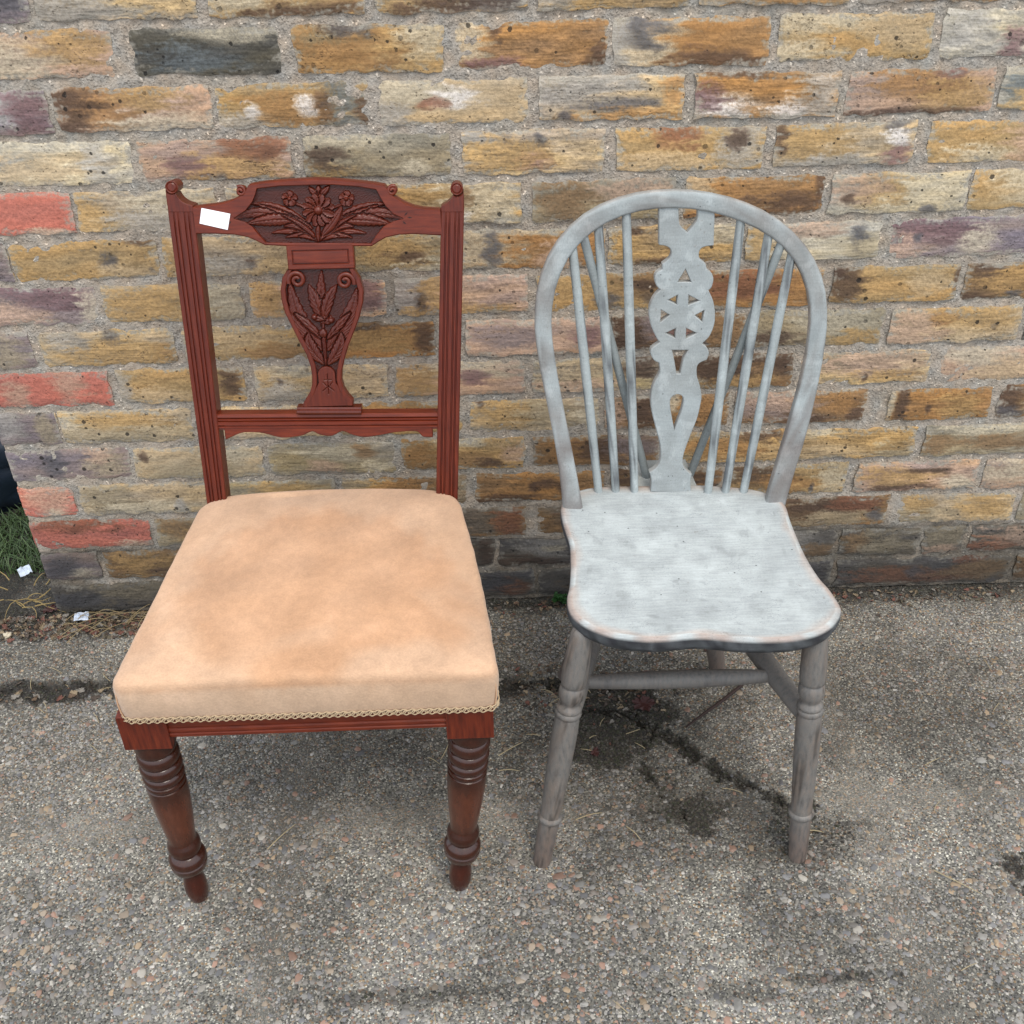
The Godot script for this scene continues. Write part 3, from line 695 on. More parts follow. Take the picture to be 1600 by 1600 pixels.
func ground() -> void:
	var xs := []
	var zs := []
	for q in [[xs, -0.35, 1.95, 0.0055], [zs, -0.20, 1.1, 0.0055]]:
		var step: float = q[3]
		var pre := []
		var x: float = q[1]
		var s := step
		while x > -90.0:
			s *= 1.35
			x -= s
			pre.push_front(x)
		q[0].append_array(pre)
		x = q[1]
		while x < q[2]:
			q[0].append(x)
			x += step
		s = step
		while x < 90.0:
			q[0].append(x)
			s *= 1.35
			x += s
	var nu := xs.size()
	var nv := zs.size()
	var v := PackedVector3Array()
	v.resize(nu * nv)
	var col := PackedColorArray()
	col.resize(nu * nv)
	for j in nv:
		for i in nu:
			var x: float = xs[i]
			var z: float = zs[j]
			var dc := dirt_at(x, z)
			v[j * nu + i] = Vector3(x, ground_y(x, z, dc), z)
			var b := g_stain.get_noise_2d(x * 0.7 + 5.0, z * 0.7)
			var c := Color(0.58, 0.58, 0.58).lerp(Color(1, 1, 1), clampf(0.44 + b * 2.0 + g_ragged.get_noise_2d(x * 0.6, z * 0.6) * 0.5, 0, 1))
			# the far strip by the wall is browner, the path in front of it paler
			c = c.lerp(Color(0.58, 0.555, 0.52), clampf(0.5 + g_stain.get_noise_2d(x + 9.0, z + 3.0) * 1.6, 0, 1) * clampf((0.7 - z) / 0.5, 0, 1) * 0.7)
			var moss := clampf(g_ragged.get_noise_2d(x * 0.4 + 2.0, z * 0.4) * 2.0 + 0.2, 0, 1)
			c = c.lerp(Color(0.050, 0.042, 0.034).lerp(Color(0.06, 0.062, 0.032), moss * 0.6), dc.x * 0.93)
			col[j * nu + i] = c
	var idx := PackedInt32Array()
	idx.resize((nu - 1) * (nv - 1) * 6)
	var k := 0
	for j in nv - 1:
		for i in nu - 1:
			var a := j * nu + i
			idx[k] = a; idx[k + 1] = a + 1; idx[k + 2] = a + nu + 1; idx[k + 3] = a; idx[k + 4] = a + nu + 1; idx[k + 5] = a + nu
			k += 6
	var g := put("ground", smooth_mesh(v, idx, Vector3.UP, null, col), m_ground)
	g.set_meta("kind", "structure")
	g.set_meta("label", "worn concrete pavement of small pebbles with dark mossy cracks")
	# the stones that show in the worn surface
	var stone := pebble_mesh(5, 1)
	var pal := [Color(0.30, 0.28, 0.25), Color(0.20, 0.19, 0.18), Color(0.15, 0.15, 0.155), Color(0.36, 0.33, 0.28), Color(0.27, 0.20, 0.13), Color(0.34, 0.23, 0.12), Color(0.11, 0.11, 0.12), Color(0.22, 0.18, 0.15), Color(0.45, 0.42, 0.38), Color(0.30, 0.15, 0.09), Color(0.24, 0.23, 0.21), Color(0.18, 0.16, 0.14)]
	var places := []
	var tints := []
	var clump := noise(55, 3.0, 3)
	while places.size() < 62000:
		var far := rng.randf() < 0.1
		var x := rng.randf_range(-1.0, 2.8) if far else rng.randf_range(-0.2, 1.95)
		var z := rng.randf_range(0.06, 2.2) if far else rng.randf_range(0.05, 1.1)
		var dc := dirt_at(x, z)
		if rng.randf() < dc.x * 1.3 - 0.3 or rng.randf() > 0.55 + clump.get_noise_2d(x, z) * 0.9: continue
		var near := clampf((z - 0.15) / 0.6, 0, 1)
		var r := 0.0011 + 0.0024 * pow(rng.randf(), 2.0)
		if rng.randf() < 0.08 * near + 0.012: r = rng.randf_range(0.0030, 0.0064)
		if rng.randf() < 0.008 * near: r = rng.randf_range(0.006, 0.0085)
		var sy := r * rng.randf_range(0.3, 0.5)
		var bas := Basis(Vector3.UP, rng.randf() * TAU) * Basis(Vector3.RIGHT, rng.randf_range(-0.35, 0.35)) * Basis.from_scale(Vector3(r * rng.randf_range(0.75, 1.35), sy, r))
		places.append(Transform3D(bas, Vector3(x, ground_y(x, z, dc) - sy * rng.randf_range(0.25, 0.8), z)))
		var c: Color = pal[rng.randi() % pal.size()]
		if r > 0.0042: c = pal[[4, 5, 4, 9, 7, 10, 2, 6, 11, 11, 6, 3][rng.randi() % 12]]
		if r < 0.003 and rng.randf() < 0.6: c = pal[[0, 1, 2, 10, 11, 1, 6][rng.randi() % 7]]
		tints.append(c.lerp(Color(0.19, 0.185, 0.175), 0.34) * rng.randf_range(0.55, 1.02) * (1.0 - dc.x * 0.82) * 1.04)
	# soil crumbs and moss tufts filling the cracks and dark hollows
	var crumbs := []
	var crumb_tints := []
	while crumbs.size() < 15000:
		var x := rng.randf_range(-0.25, 1.75)
		var z := rng.randf_range(-0.02, 0.85)
		if crumbs.size() % 3 > 0:
			x = rng.randf_range(0.88, 1.45)
			z = rng.randf_range(0.18, 0.62)
		var dc := dirt_at(x, z)
		if rng.randf() > dc.x * 1.6 - 0.75: continue
		var r := rng.randf_range(0.0008, 0.0026)
		crumbs.append(Transform3D(Basis(Vector3.UP, rng.randf() * TAU) * Basis.from_scale(Vector3(r, r * 0.6, r * rng.randf_range(0.7, 1.4))), Vector3(x, ground_y(x, z, dc) + r * 0.15, z)))
		crumb_tints.append([Color(0.045, 0.038, 0.03), Color(0.07, 0.055, 0.04), Color(0.05, 0.05, 0.03), Color(0.06, 0.064, 0.034), Color(0.10, 0.085, 0.065), Color(0.14, 0.13, 0.11), Color(0.035, 0.032, 0.03)][rng.randi() % 7] * 0.42)
	var m := mat(Color.WHITE, 0.62)
	m.vertex_color_use_as_albedo = true
	scatter("pebbles_in_concrete", stone, places, tints, m, "countless small rounded pebbles set in the worn concrete", "pebbles")
	var ms := mat(Color.WHITE, 0.9)
	ms.vertex_color_use_as_albedo = true
	scatter("soil_and_moss", pebble_mesh(6, 1), crumbs, crumb_tints, ms, "dark soil crumbs and moss filling the cracks of the concrete", "soil")

func pebble_mesh(sd: int, detail: int) -> ArrayMesh:
	var s := SphereMesh.new()
	s.radius = 1.0; s.height = 2.0; s.radial_segments = 9 * detail; s.rings = 5 * detail
	var arr := s.get_mesh_arrays()
	var n := noise(sd, 0.9, 2)
	var v: PackedVector3Array = arr[Mesh.ARRAY_VERTEX]
	for i in v.size(): v[i] *= 1.0 + 0.5 * n.get_noise_3dv(v[i])
	return smooth_mesh_closed(v, arr[Mesh.ARRAY_INDEX])

func smooth_mesh_closed(v: PackedVector3Array, idx: PackedInt32Array) -> ArrayMesh:
	var t := PackedVector3Array()
	for i in idx: t.append(v[i])
	return soup_mesh(t, 75.0)

func scatter(called: String, m: Mesh, places: Array, tints: Array, ma: Material, label: String, category: String) -> void:
	var mm := MultiMesh.new()
	mm.transform_format = MultiMesh.TRANSFORM_3D
	mm.use_colors = true
	mm.mesh = m
	mm.instance_count = places.size()
	for i in places.size():
		mm.set_instance_transform(i, places[i])
		mm.set_instance_color(i, tints[i])
	var o := MultiMeshInstance3D.new()
	o.name = called
	o.multimesh = mm
	o.material_override = ma
	add_child(o)
	tag(o, label, category, "", "stuff")

# ---- woods
func wood_mat(key: String, dark: Color, light: Color, scale: Vector3, rough: float, tx: Texture2D) -> StandardMaterial3D:
	if wood.has(key): return wood[key]
	var m := mat(Color.WHITE, rough, tx, 1.0)
	m.uv1_scale = scale
	wood[key] = m
	return m

func ramp_tex(sd: int, freq: float, oct: int, stops: Array, speck := 0.0, side := 512) -> ImageTexture:
	var n := bytes_of(noise(sd, freq, oct), side)
	var a := PackedByteArray()
	a.resize(side * side * 3)
	var lut := []
	for i in 256:
		var f := i / 255.0 * (stops.size() - 1)
		var k := mini(int(f), stops.size() - 2)
		lut.append((stops[k] as Color).lerp(stops[k + 1], f - k))
	for i in side * side:
		var c: Color = lut[n[i]]
		var v := 1.0 + speck * (n_fine[(i * 2) & 1048575] / 255.0 - 0.5) + speck * 0.5 * (n_white[i] / 255.0 - 0.5)
		a[i * 3] = clampi(int(c.r * 255 * v), 0, 255); a[i * 3 + 1] = clampi(int(c.g * 255 * v), 0, 255); a[i * 3 + 2] = clampi(int(c.b * 255 * v), 0, 255)
	return tex(a, side, side)

# ---- the upholstered chair. Its back lies in a raked plane: b1(u, v, n)
func b1(u: float, v: float, n: float) -> Vector3:
	return Vector3(u, 0.42, 0.215) + Vector3(0, 0.97014, -0.24254) * v + Vector3(0, 0.24254, 0.97014) * n

func stroke(h: PackedFloat32Array, w: int, hgt: int, o: Vector2, res: float, l: Array, top: float) -> void:   # presses one carved leaf into a raster of heights
	var p0 := Vector2(l[0], l[1]) * 0.001
	var p1 := Vector2(l[2], l[3]) * 0.001
	var p2 := Vector2(l[4], l[5]) * 0.001
	var wid: float = l[6] * 0.00122
	var veins: float = l[7]
	var len := p0.distance_to(p1) + p1.distance_to(p2)
	var nt := int(len / res * 2.2) + 4
	var ns := int(wid * 2.0 / res * 2.2) + 4
	for pass_ in 2:   # first the undercut round the leaf, then the leaf itself over what lies beneath
		for i in nt + 1:
			var t := float(i) / nt
			var p := p0.lerp(p1, t).lerp(p1.lerp(p2, t), t)
			var d := (p1 - p0).lerp(p2 - p1, t).normalized()
			var side := Vector2(-d.y, d.x)
			var ww := wid * pow(sin(PI * pow(clampf(t * 0.97 + 0.015, 0, 1), 0.85)), 0.75)
			if veins < 0: ww = wid * pow(sin(PI * pow(clampf(t * 0.94 + 0.03, 0, 1), 1.5)), 0.6)
			if veins > 0: ww *= 0.95 + 0.07 * sin(veins * TAU * t)
			if pass_ == 0: ww += 0.0013
			for j in ns + 1:
				var s := float(j) / ns * 2.0 - 1.0
				var q := (p + side * s * ww - o) / res
				var x := int(q.x)
				var y := int(q.y)
				if x < 0 or y < 0 or x >= w or y >= hgt: continue
				if pass_ == 0:
					h[y * w + x] = minf(h[y * w + x], 0.0016)
					continue
				var z := 0.55 + 0.45 * sqrt(maxf(0, 1.0 - s * s)) - 0.28 * exp(-s * s / 0.012)
				if veins > 0: z += 0.07 * sin((t * 1.0 - absf(s) * 0.3) * veins * 1.3 * TAU)
				if veins < 0: z = 0.62 + 0.3 * s * s + 0.2 * t
				h[y * w + x] = z * top * l[8] * (0.75 + 0.25 * sin(PI * clampf(t, 0, 1)))

func mahogany_chair() -> void:
	var c := thing("upholstered_chair", Vector3(0.585, 0, 0.42))
	tag(c, "low mahogany chair with carved back and tan velvet upholstered seat", "chair")
	var z0 := c.position
	var red := ramp_tex(61, 0.02, 4, [Color8(72, 24, 9), Color8(96, 33, 14), Color8(107, 40, 18), Color8(124, 52, 26)], 0.14)
	var drk := ramp_tex(62, 0.02, 4, [Color8(72, 36, 22), Color8(84, 44, 28), Color8(100, 56, 38)], 0.22)
	var up := wood_mat("up", Color.BLACK, Color.WHITE, Vector3(16, 1.6, 16), 0.42, red)
	var across := wood_mat("across", Color.BLACK, Color.WHITE, Vector3(1.8, 16, 16), 0.42, red)
	var turned := wood_mat("turned", Color.BLACK, Color.WHITE, Vector3(10, 2.4, 10), 0.36, drk)
	up.albedo_color = Color(0.86, 0.83, 0.82); across.albedo_color = Color(0.94, 0.93, 0.93)
	for m in [up, across, turned]:
		m.metallic_specular = 0.42
		m.clearcoat_enabled = true; m.clearcoat = 0.12; m.clearcoat_roughness = 0.2
		bump(m, t_fine, 0.005)
		m.vertex_color_use_as_albedo = true
	turned.roughness = 0.27; turned.clearcoat = 0.35; turned.clearcoat_roughness = 0.16
	var plain := func(_p, _n): return Color.WHITE
	# stiles with their reeds
	for k in 2:
		var a: Array = [STILE_L, STILE_R][k]
		var list := []
		for i in 25:
			var f := i / 24.0
			var u0 := lerpf(a[4], a[0], f) * 0.001
			var u1 := lerpf(a[6], a[2], f) * 0.001
			var v := lerpf(-0.10, (a[1] + a[3]) * 0.0005, f)
			if k == 1 and i < 1: v = -0.10
			var ring := PackedVector3Array()
			var w := u1 - u0
			var g := 0.0026 if i < 24 else 0.0
			for q in [[0.0, -0.0012], [0.03, 0], [0.17, 0], [0.195, -1], [0.235, -1], [0.26, 0], [0.33, 0], [0.355, -1], [0.395, -1], [0.42, 0], [0.58, 0], [0.605, -1], [0.645, -1], [0.67, 0], [0.74, 0], [0.765, -1], [0.805, -1], [0.83, 0], [0.97, 0], [1.0, -0.0012], [1.0, -0.031], [0.0, -0.031]]:
				ring.append(b1(u0 + w * q[0], v, -g if q[1] == -1 else q[1]))
			list.append(ring)
		var t := PackedVector3Array()
		rings(t, list, false)
		fan(t, list[0], true)
		# rear leg, a square post swept back under the seat
		var leg := []
		var cx: float = (a[4] + a[6]) * 0.0005
		for q in [[0.36, 0.2145, 0.0148], [0.31, 0.214, 0.0155], [0.22, 0.195, 0.0155], [0.11, 0.155, 0.0145], [0.0, 0.105, 0.013]]:
			var r: float = q[2]
			leg.append(PackedVector3Array([Vector3(cx - r, q[0], q[1] - r), Vector3(cx + r, q[0], q[1] - r), Vector3(cx + r, q[0], q[1] + r), Vector3(cx - r, q[0], q[1] + r)]))
		put("stile", soup_mesh(t, 25.0, plain), up, c, z0)
		var tl := PackedVector3Array()
		rings(tl, leg)
		put("rear_leg", soup_mesh(tl, 25.0, plain), up, c, z0)
		# scrolled top of the stile
		var th := PackedVector3Array()
		board(th, loop2([HEAD_L, HEAD_R][k], true, 60.0), [], b1, 0.0006, -0.031, 0.0012)
		var hd := put("stile_head", soup_mesh(th, 30.0, plain), up, c, z0)
		var ts := PackedVector3Array()
		var su: float = SCROLLS[k * 2] * 0.001
		var sv: float = SCROLLS[k * 2 + 1] * 0.001
		var x := Vector3(1, 0, 0)
		var y := Vector3(0, 0.97014, -0.24254)
		rings(ts, [circle(b1(su, sv, -0.031), x, y, 0.0085, 24), circle(b1(su, sv, 0.0015), x, y, 0.0088, 24), circle(b1(su, sv, 0.0025), x, y, 0.0078, 24), circle(b1(su, sv, 0.0012), x, y, 0.0064, 24), circle(b1(su, sv, 0.0024), x, y, 0.0046, 24)])
		var sc := put("scroll", soup_mesh(ts, 30.0, plain), up, hd)
		sc.position = Vector3.ZERO
	crest(c, across)
	# block under the crest with a sunk panel
	var tb := PackedVector3Array()
	var u0: float = BLOCK[0] * 0.001
	var u1: float = BLOCK[2] * 0.001
	var vt := 0.3735
	var vb := 0.3388
	var ring_at := func(d: float, n: float) -> PackedVector3Array:
		return PackedVector3Array([b1(u0 + d, vb + d, n), b1(u1 - d, vb + d, n), b1(u1 - d, vt - d, n), b1(u0 + d, vt - d, n)])
	rings(tb, [ring_at.call(0.0, -0.018), ring_at.call(0.0, -0.0012), ring_at.call(0.0012, 0.0), ring_at.call(0.0068, 0.0), ring_at.call(0.0076, -0.0022), ring_at.call(0.0084, -0.0022), ring_at.call(0.0092, -0.0002), ring_at.call(0.013, 0.0)])
	put("splat_block", soup_mesh(tb, 25.0, plain), across, c, z0)
	splat(c, up)
	# lower rail: reeded, with a scalloped edge
	var tr := PackedVector3Array()
	var list := []
	for q in [[RAIL[0], RAIL[1], RAIL[5]], [RAIL[2], RAIL[3], RAIL[7]]]:
		var u: float = q[0] * 0.001 + (-0.012 if q[0] < 600 else 0.004)
		var hi: float = q[1] * 0.001
		var lo: float = q[2] * 0.001
		var ring := PackedVector3Array()
		for p in [[0.0, -0.0245], [1.0, -0.0245], [1.0, -0.008], [0.99, -0.003], [0.93, -0.001], [0.80, -0.0005], [0.76, -0.0036], [0.72, -0.004], [0.68, -0.0008], [0.61, -0.0008], [0.57, -0.004], [0.52, -0.0005], [0.32, -0.0005], [0.28, -0.0042], [0.24, -0.001], [0.14, -0.001], [0.10, -0.0042], [0.0, -0.004]]:
			ring.append(b1(u, lerpf(lo, hi, p[0]), p[1] - 0.001))
		list.append(ring)
	rings(tr, list)
	var rail := put("back_rail", soup_mesh(tr, 25.0, plain), across, c, z0)
	var sc_loop := [SCALLOP[-2], SCALLOP[-1] + 20.0, SCALLOP[0], SCALLOP[1] + 24.0] + SCALLOP
	var tap := PackedVector3Array()
	board(tap, loop2(sc_loop, true, 55.0), [], b1, -0.0035, -0.016, 0.001)
	put("scalloped_edge", soup_mesh(tap, 30.0, plain), across, rail).position = Vector3.ZERO
	# front legs, blocks and the reeded seat rail
	var prof := [0.0, 0.010, 0.003, 0.0135, 0.018, 0.0163, 0.032, 0.0163, 0.047, 0.0145, 0.058, 0.0118, 0.064, 0.0118, 0.0655, 0.0175, 0.070, 0.0226, 0.077, 0.0254, 0.084, 0.0262, 0.0858, 0.0250, 0.0875, 0.0262, 0.094, 0.0262, 0.0995, 0.0240, 0.1035, 0.0192, 0.107, 0.0212, 0.112, 0.0228, 0.118, 0.0230, 0.124, 0.0218, 0.128, 0.0190, 0.132, 0.0188, 0.145, 0.0201, 0.165, 0.0222, 0.190, 0.0245, 0.215, 0.0262, 0.235, 0.0268, 0.242, 0.0266, 0.2435, 0.0240, 0.245, 0.0262, 0.248, 0.0272, 0.251, 0.0264, 0.2525, 0.0238, 0.2545, 0.0262, 0.258, 0.0276, 0.262, 0.0276, 0.2655, 0.0262, 0.267, 0.0238, 0.269, 0.0262, 0.274, 0.0282, 0.280, 0.0282, 0.2845, 0.0264, 0.286, 0.0238, 0.288, 0.0262, 0.293, 0.0280, 0.299, 0.0280, 0.304, 0.0264, 0.306, 0.0240, 0.308, 0.0258, 0.314, 0.0272, 0.323, 0.0252, 0.334, 0.0235]
	for k in 2:
		var foot: Vector3 = [Vector3(0.384, -0.001, 0.632), Vector3(0.763, -0.001, 0.628)][k]
		var head: Vector3 = [Vector3(0.3785, 0.331, 0.617), Vector3(0.7905, 0.331, 0.614)][k]
		var t := PackedVector3Array()
		lathe(t, prof, foot, head, 0.334, 36)
		put("front_leg", soup_mesh(t, 40.0, func(p: Vector3, _n): return Color(0.34, 0.28, 0.26).lerp(Color(0.95, 0.9, 0.85), clampf((p.y - 0.125) / 0.03, 0, 1) * clampf((0.235 - p.y) / 0.03, 0, 1) * 0.85).lerp(Color(0.40, 0.22, 0.17), clampf((0.07 - p.y) / 0.01, 0, 1))), turned, c, z0)
		var bk := PackedVector3Array()
		var bx: float = [0.3505, 0.7605][k]
		var l := []
		for q in [[0.3275, -0.0025], [0.330, 0.0], [0.388, 0.0]]:
			var e: float = q[1]
			l.append(PackedVector3Array([Vector3(bx - e, q[0], 0.588 - e), Vector3(bx + 0.060 + e, q[0], 0.588 - e), Vector3(bx + 0.060 + e, q[0], 0.6445 + e), Vector3(bx - e, q[0], 0.6445 + e)]))
		rings(bk, l)
		put("leg_block", soup_mesh(bk, 20.0, plain), up, c, z0)
	var fr := PackedVector3Array()
	var fl := []
	for u in [0.4095, 0.7615]:
		var ring := PackedVector3Array()
		var base := 0.3455 if u < 0.5 else 0.3465
		for p in [[0.0, 0.615], [0.0, 0.6392], [0.002, 0.6408], [0.006, 0.6408], [0.007, 0.6388], [0.009, 0.6388], [0.010, 0.6408], [0.014, 0.6408], [0.0152, 0.6385], [0.022, 0.6400], [0.0285, 0.6400], [0.030, 0.6382], [0.032, 0.6405], [0.050, 0.6405], [0.050, 0.615]]:
			ring.append(Vector3(u, base + p[0], p[1]))
		fl.append(ring)
	rings(fr, fl)
	put("seat_rail", soup_mesh(fr, 20.0, plain), across, c, z0)
	for s in [[0.362, 0.588, 0.398, 0.22], [0.800, 0.588, 0.752, 0.22]]:
		var ts := PackedVector3Array()
		rings(ts, [PackedVector3Array([Vector3(s[0], 0.342, s[1]), Vector3(s[0] + 0.02, 0.342, s[1]), Vector3(s[0] + 0.02, 0.390, s[1]), Vector3(s[0], 0.390, s[1])]), PackedVector3Array([Vector3(s[2], 0.342, s[3]), Vector3(s[2] + 0.02, 0.342, s[3]), Vector3(s[2] + 0.02, 0.390, s[3]), Vector3(s[2], 0.390, s[3])])])
		put("side_rail", soup_mesh(ts, 20.0, plain), across, c, z0)
	cushion(c)
	# the price label stuck on the crest
	var tl := PackedVector3Array()
	var lp := loop2(LABEL)
	board(tl, lp, [], b1, 0.0011, 0.0002, 0.0001)
	var lab := put("price_label", soup_mesh(tl, 20.0), mat(Color(0.93, 0.93, 0.95), 0.5), c, z0)
	lab.set_meta("label", "small white paper label with faint print at its end")
	var tp := PackedVector3Array()
	var e0 := Vector2(LABEL[0] + LABEL[6], LABEL[1] + LABEL[7]) * 0.0005
	var e1 := Vector2(LABEL[2] + LABEL[4], LABEL[3] + LABEL[5]) * 0.0005
	var dx := (e1 - e0).normalized()
	var dy := Vector2(-dx.y, dx.x)
	for r in 4:
		for k in 3:
			var q := e0 + dx * (0.031 + k * 0.0016) + dy * (0.0055 - r * 0.0022)
			quad(tp, b1(q.x, q.y, 0.0014), b1(q.x + dx.x * 0.0009, q.y + dx.y * 0.0009, 0.0014), b1(q.x + dx.x * 0.0009 + dy.x * 0.0011, q.y + dx.y * 0.0009 + dy.y * 0.0011, 0.0014), b1(q.x + dy.x * 0.0011, q.y + dy.y * 0.0011, 0.0014))
	put("faint_print", soup_mesh(tp, 20.0, null, Vector3(0, 0.24, 0.97)), mat(Color(0.72, 0.76, 0.82), 0.6), lab).position = Vector3.ZERO

func crest(c: Node3D, m: Material) -> void:
	var res := 0.0006
	var o := Vector2(0.470, 0.365)
	var w := 430
	var hg := 160
	var h := PackedFloat32Array()
	h.resize(w * hg)
	for l in CREST_LEAVES: stroke(h, w, hg, o, res, l, 0.0062)
	for f in FLOWERS:
		var cc := Vector2(f[0], f[1])
		for k in int(f[3]):
			var a: float = TAU * k / f[3] + 0.2
			var d := Vector2(cos(a), sin(a))
			var q0: Vector2 = cc + d * f[4] * 0.6
			var q2: Vector2 = cc + d * f[2]
			var qm := (q0 + q2) * 0.5
			stroke(h, w, hg, o, res, [q0.x, q0.y, qm.x, qm.y, q2.x, q2.y, f[2] * (1.95 if f[3] < 6 else 2.0) / f[3], -1, 0.95], 0.0062)
		dome(h, w, hg, o, res, cc * 0.001, f[4] * 0.001, 0.0085)
	var us := []
	var u := 0.4235
	while u < 0.7655:
		us.append(u)
		u += 0.0009
	for q in CREST_HI.size() / 2: us.append(CREST_HI[q * 2] * 0.001)
	us.append(PANEL_HI[0] * 0.001); us.append(PANEL_HI[-2] * 0.001)
	us.sort()
	var fine := 96
	var frame := []
	var v := PackedVector3Array()
	var col := PackedColorArray()
	var pit := noise(66, 0.5, 2)
	for x in us:
		var hi := lerp_list(CREST_HI, x)
		var lo := lerp_list(CREST_LO, x)
		var ph := lerp_list(PANEL_HI, x)
		var pl := lerp_list(PANEL_LO, x)
		var inside: bool = x > PANEL_HI[0] * 0.001 and x < PANEL_HI[-2] * 0.001
		if not inside:
			ph = (hi + lo) * 0.5
			pl = ph
		var deep := 0.0058 * clampf((ph - pl) / 0.006, 0, 1) if inside else 0.0
		# the frame above and below the panel
		frame.append([PackedVector3Array([b1(x, hi, -0.022), b1(x, hi, -0.0085), b1(x, hi - 0.0008, -0.006), b1(x, hi - 0.0005, -0.0015), b1(x, hi - 0.0016, 0.0), b1(x, lerpf(hi, ph, 0.6), 0.0), b1(x, ph + 0.0012 * signf(deep), 0.0), b1(x, ph, -0.0012 * signf(deep)), b1(x, ph, -deep)]),
			PackedVector3Array([b1(x, pl, -deep), b1(x, pl, -0.0012 * signf(deep)), b1(x, pl - 0.0012 * signf(deep), 0.0), b1(x, lerpf(lo, pl, 0.4), 0.0), b1(x, lo + 0.0016, 0.0), b1(x, lo, -0.0016), b1(x, lo, -0.022)])])
		for j in fine:
			var y := lerpf(pl, ph, j / (fine - 1.0))
			var qx := clampi(int((x - o.x) / res), 0, w - 1)
			var qy := clampi(int((y - o.y) / res), 0, hg - 1)
			var z := h[qy * w + qx]
			var lim := clampf((ph - pl) / 0.006, 0, 1)
			var ground_n := pit.get_noise_2d(x * 1000.0, y * 1000.0) * 0.0005
			v.append(b1(x, y, -deep + minf(z, 0.0085) * lim + (ground_n * lim if z < 0.001 else 0.0)))
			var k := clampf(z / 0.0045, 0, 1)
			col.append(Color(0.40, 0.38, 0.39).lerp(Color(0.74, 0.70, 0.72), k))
	var t := PackedVector3Array()
	for i in frame.size() - 1:
		for s in 2:
			var a: PackedVector3Array = frame[i][s]
			var b: PackedVector3Array = frame[i + 1][s]
			for j in a.size() - 1: quad(t, a[j], a[j + 1], b[j + 1], b[j])
		quad(t, frame[i][1][6], frame[i][0][0], frame[i + 1][0][0], frame[i + 1][1][6])
	var fr := put("crest_rail", soup_mesh(t, 32.0, func(_p, _n): return Color(1.12, 1.12, 1.15)), m, c, c.position)
	var idx := PackedInt32Array()
	for i in us.size() - 1:
		for j in fine - 1:
			var a := i * fine + j
			idx.append_array([a, a + 1, a + fine + 1, a, a + fine + 1, a + fine])
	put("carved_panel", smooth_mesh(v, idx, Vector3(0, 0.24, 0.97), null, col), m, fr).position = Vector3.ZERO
	# little rolled ears at the shoulders
	for k in 2:
		var e := PackedVector3Array()
		var su: float = SCROLLS[4 + k * 2] * 0.001
		var sv: float = SCROLLS[5 + k * 2] * 0.001
		ring_coil(e, su, sv, 0.0066, 0.0024, -1.0 if k == 0 else 1.0)
		put("ear_scroll", soup_mesh(e, 60.0, func(_p, _n): return Color(1, 1, 1)), m, fr).position = Vector3.ZERO
	# nicks cut beyond the point of the panel
	var nm := mat(Color(0.13, 0.06, 0.05), 0.8)
	for q in [[0.7195, 0.4125, 0.7], [0.7245, 0.4075, -0.1], [0.7165, 0.4005, -0.7], [0.4745, 0.4185, 2.4], [0.4735, 0.4065, -2.4]]:
		var tn := PackedVector3Array()
		var d := Vector2(cos(q[2]), sin(q[2])) * 0.0034
		var s := Vector2(-d.y, d.x) * 0.3
		var p := Vector2(q[0], q[1])
		tn.append_array(PackedVector3Array([b1(p.x - d.x, p.y - d.y, 0.0004), b1(p.x + s.x, p.y + s.y, 0.0004), b1(p.x + d.x, p.y + d.y, 0.0004), b1(p.x - d.x, p.y - d.y, 0.0004), b1(p.x + d.x, p.y + d.y, 0.0004), b1(p.x - s.x, p.y - s.y, 0.0004)]))
		put("carved_nick", soup_mesh(tn, 20.0, null, Vector3(0, 0.24, 0.97)), nm, fr).position = Vector3.ZERO

func dome(h: PackedFloat32Array, w: int, hg: int, o: Vector2, res: float, at: Vector2, r: float, top: float) -> void:
	var n := int(r / res) + 1
	var cx := int((at.x - o.x) / res)
	var cy := int((at.y - o.y) / res)
	for j in range(-n, n + 1):
		for i in range(-n, n + 1):
			var d := Vector2(i, j).length() * res / r
			if d > 1.0 or cx + i < 0 or cy + j < 0 or cx + i >= w or cy + j >= hg: continue
			var k := (cy + j) * w + cx + i
			h[k] = maxf(h[k], top * sqrt(1.0 - d * d * 0.85))

func ring_coil(t: PackedVector3Array, u: float, v: float, r: float, rad: float, hand: float) -> void:
	var pts := PackedVector3Array()
	var rr := []
	for i in 40:
		var f := i / 39.0
		var a := PI * 0.5 + hand * (-0.6 + f * TAU * 1.35)
		var q := lerpf(r, rad * 0.7, f)
		pts.append(b1(u + cos(a) * q, v + sin(a) * q, lerpf(-0.003, 0.0006, f)))
		rr.append(lerpf(rad * 1.15, rad * 0.8, f))
	tube(t, pts, rr, 10)
	var x := Vector3(1, 0, 0)
	var y := Vector3(0, 0.97014, -0.24254)
	rings(t, [circle(b1(u, v, -0.02), x, y, r * 0.98, 20), circle(b1(u, v, -0.005), x, y, r * 0.98, 20), circle(b1(u, v, -0.0035), x, y, r * 0.6, 20)])

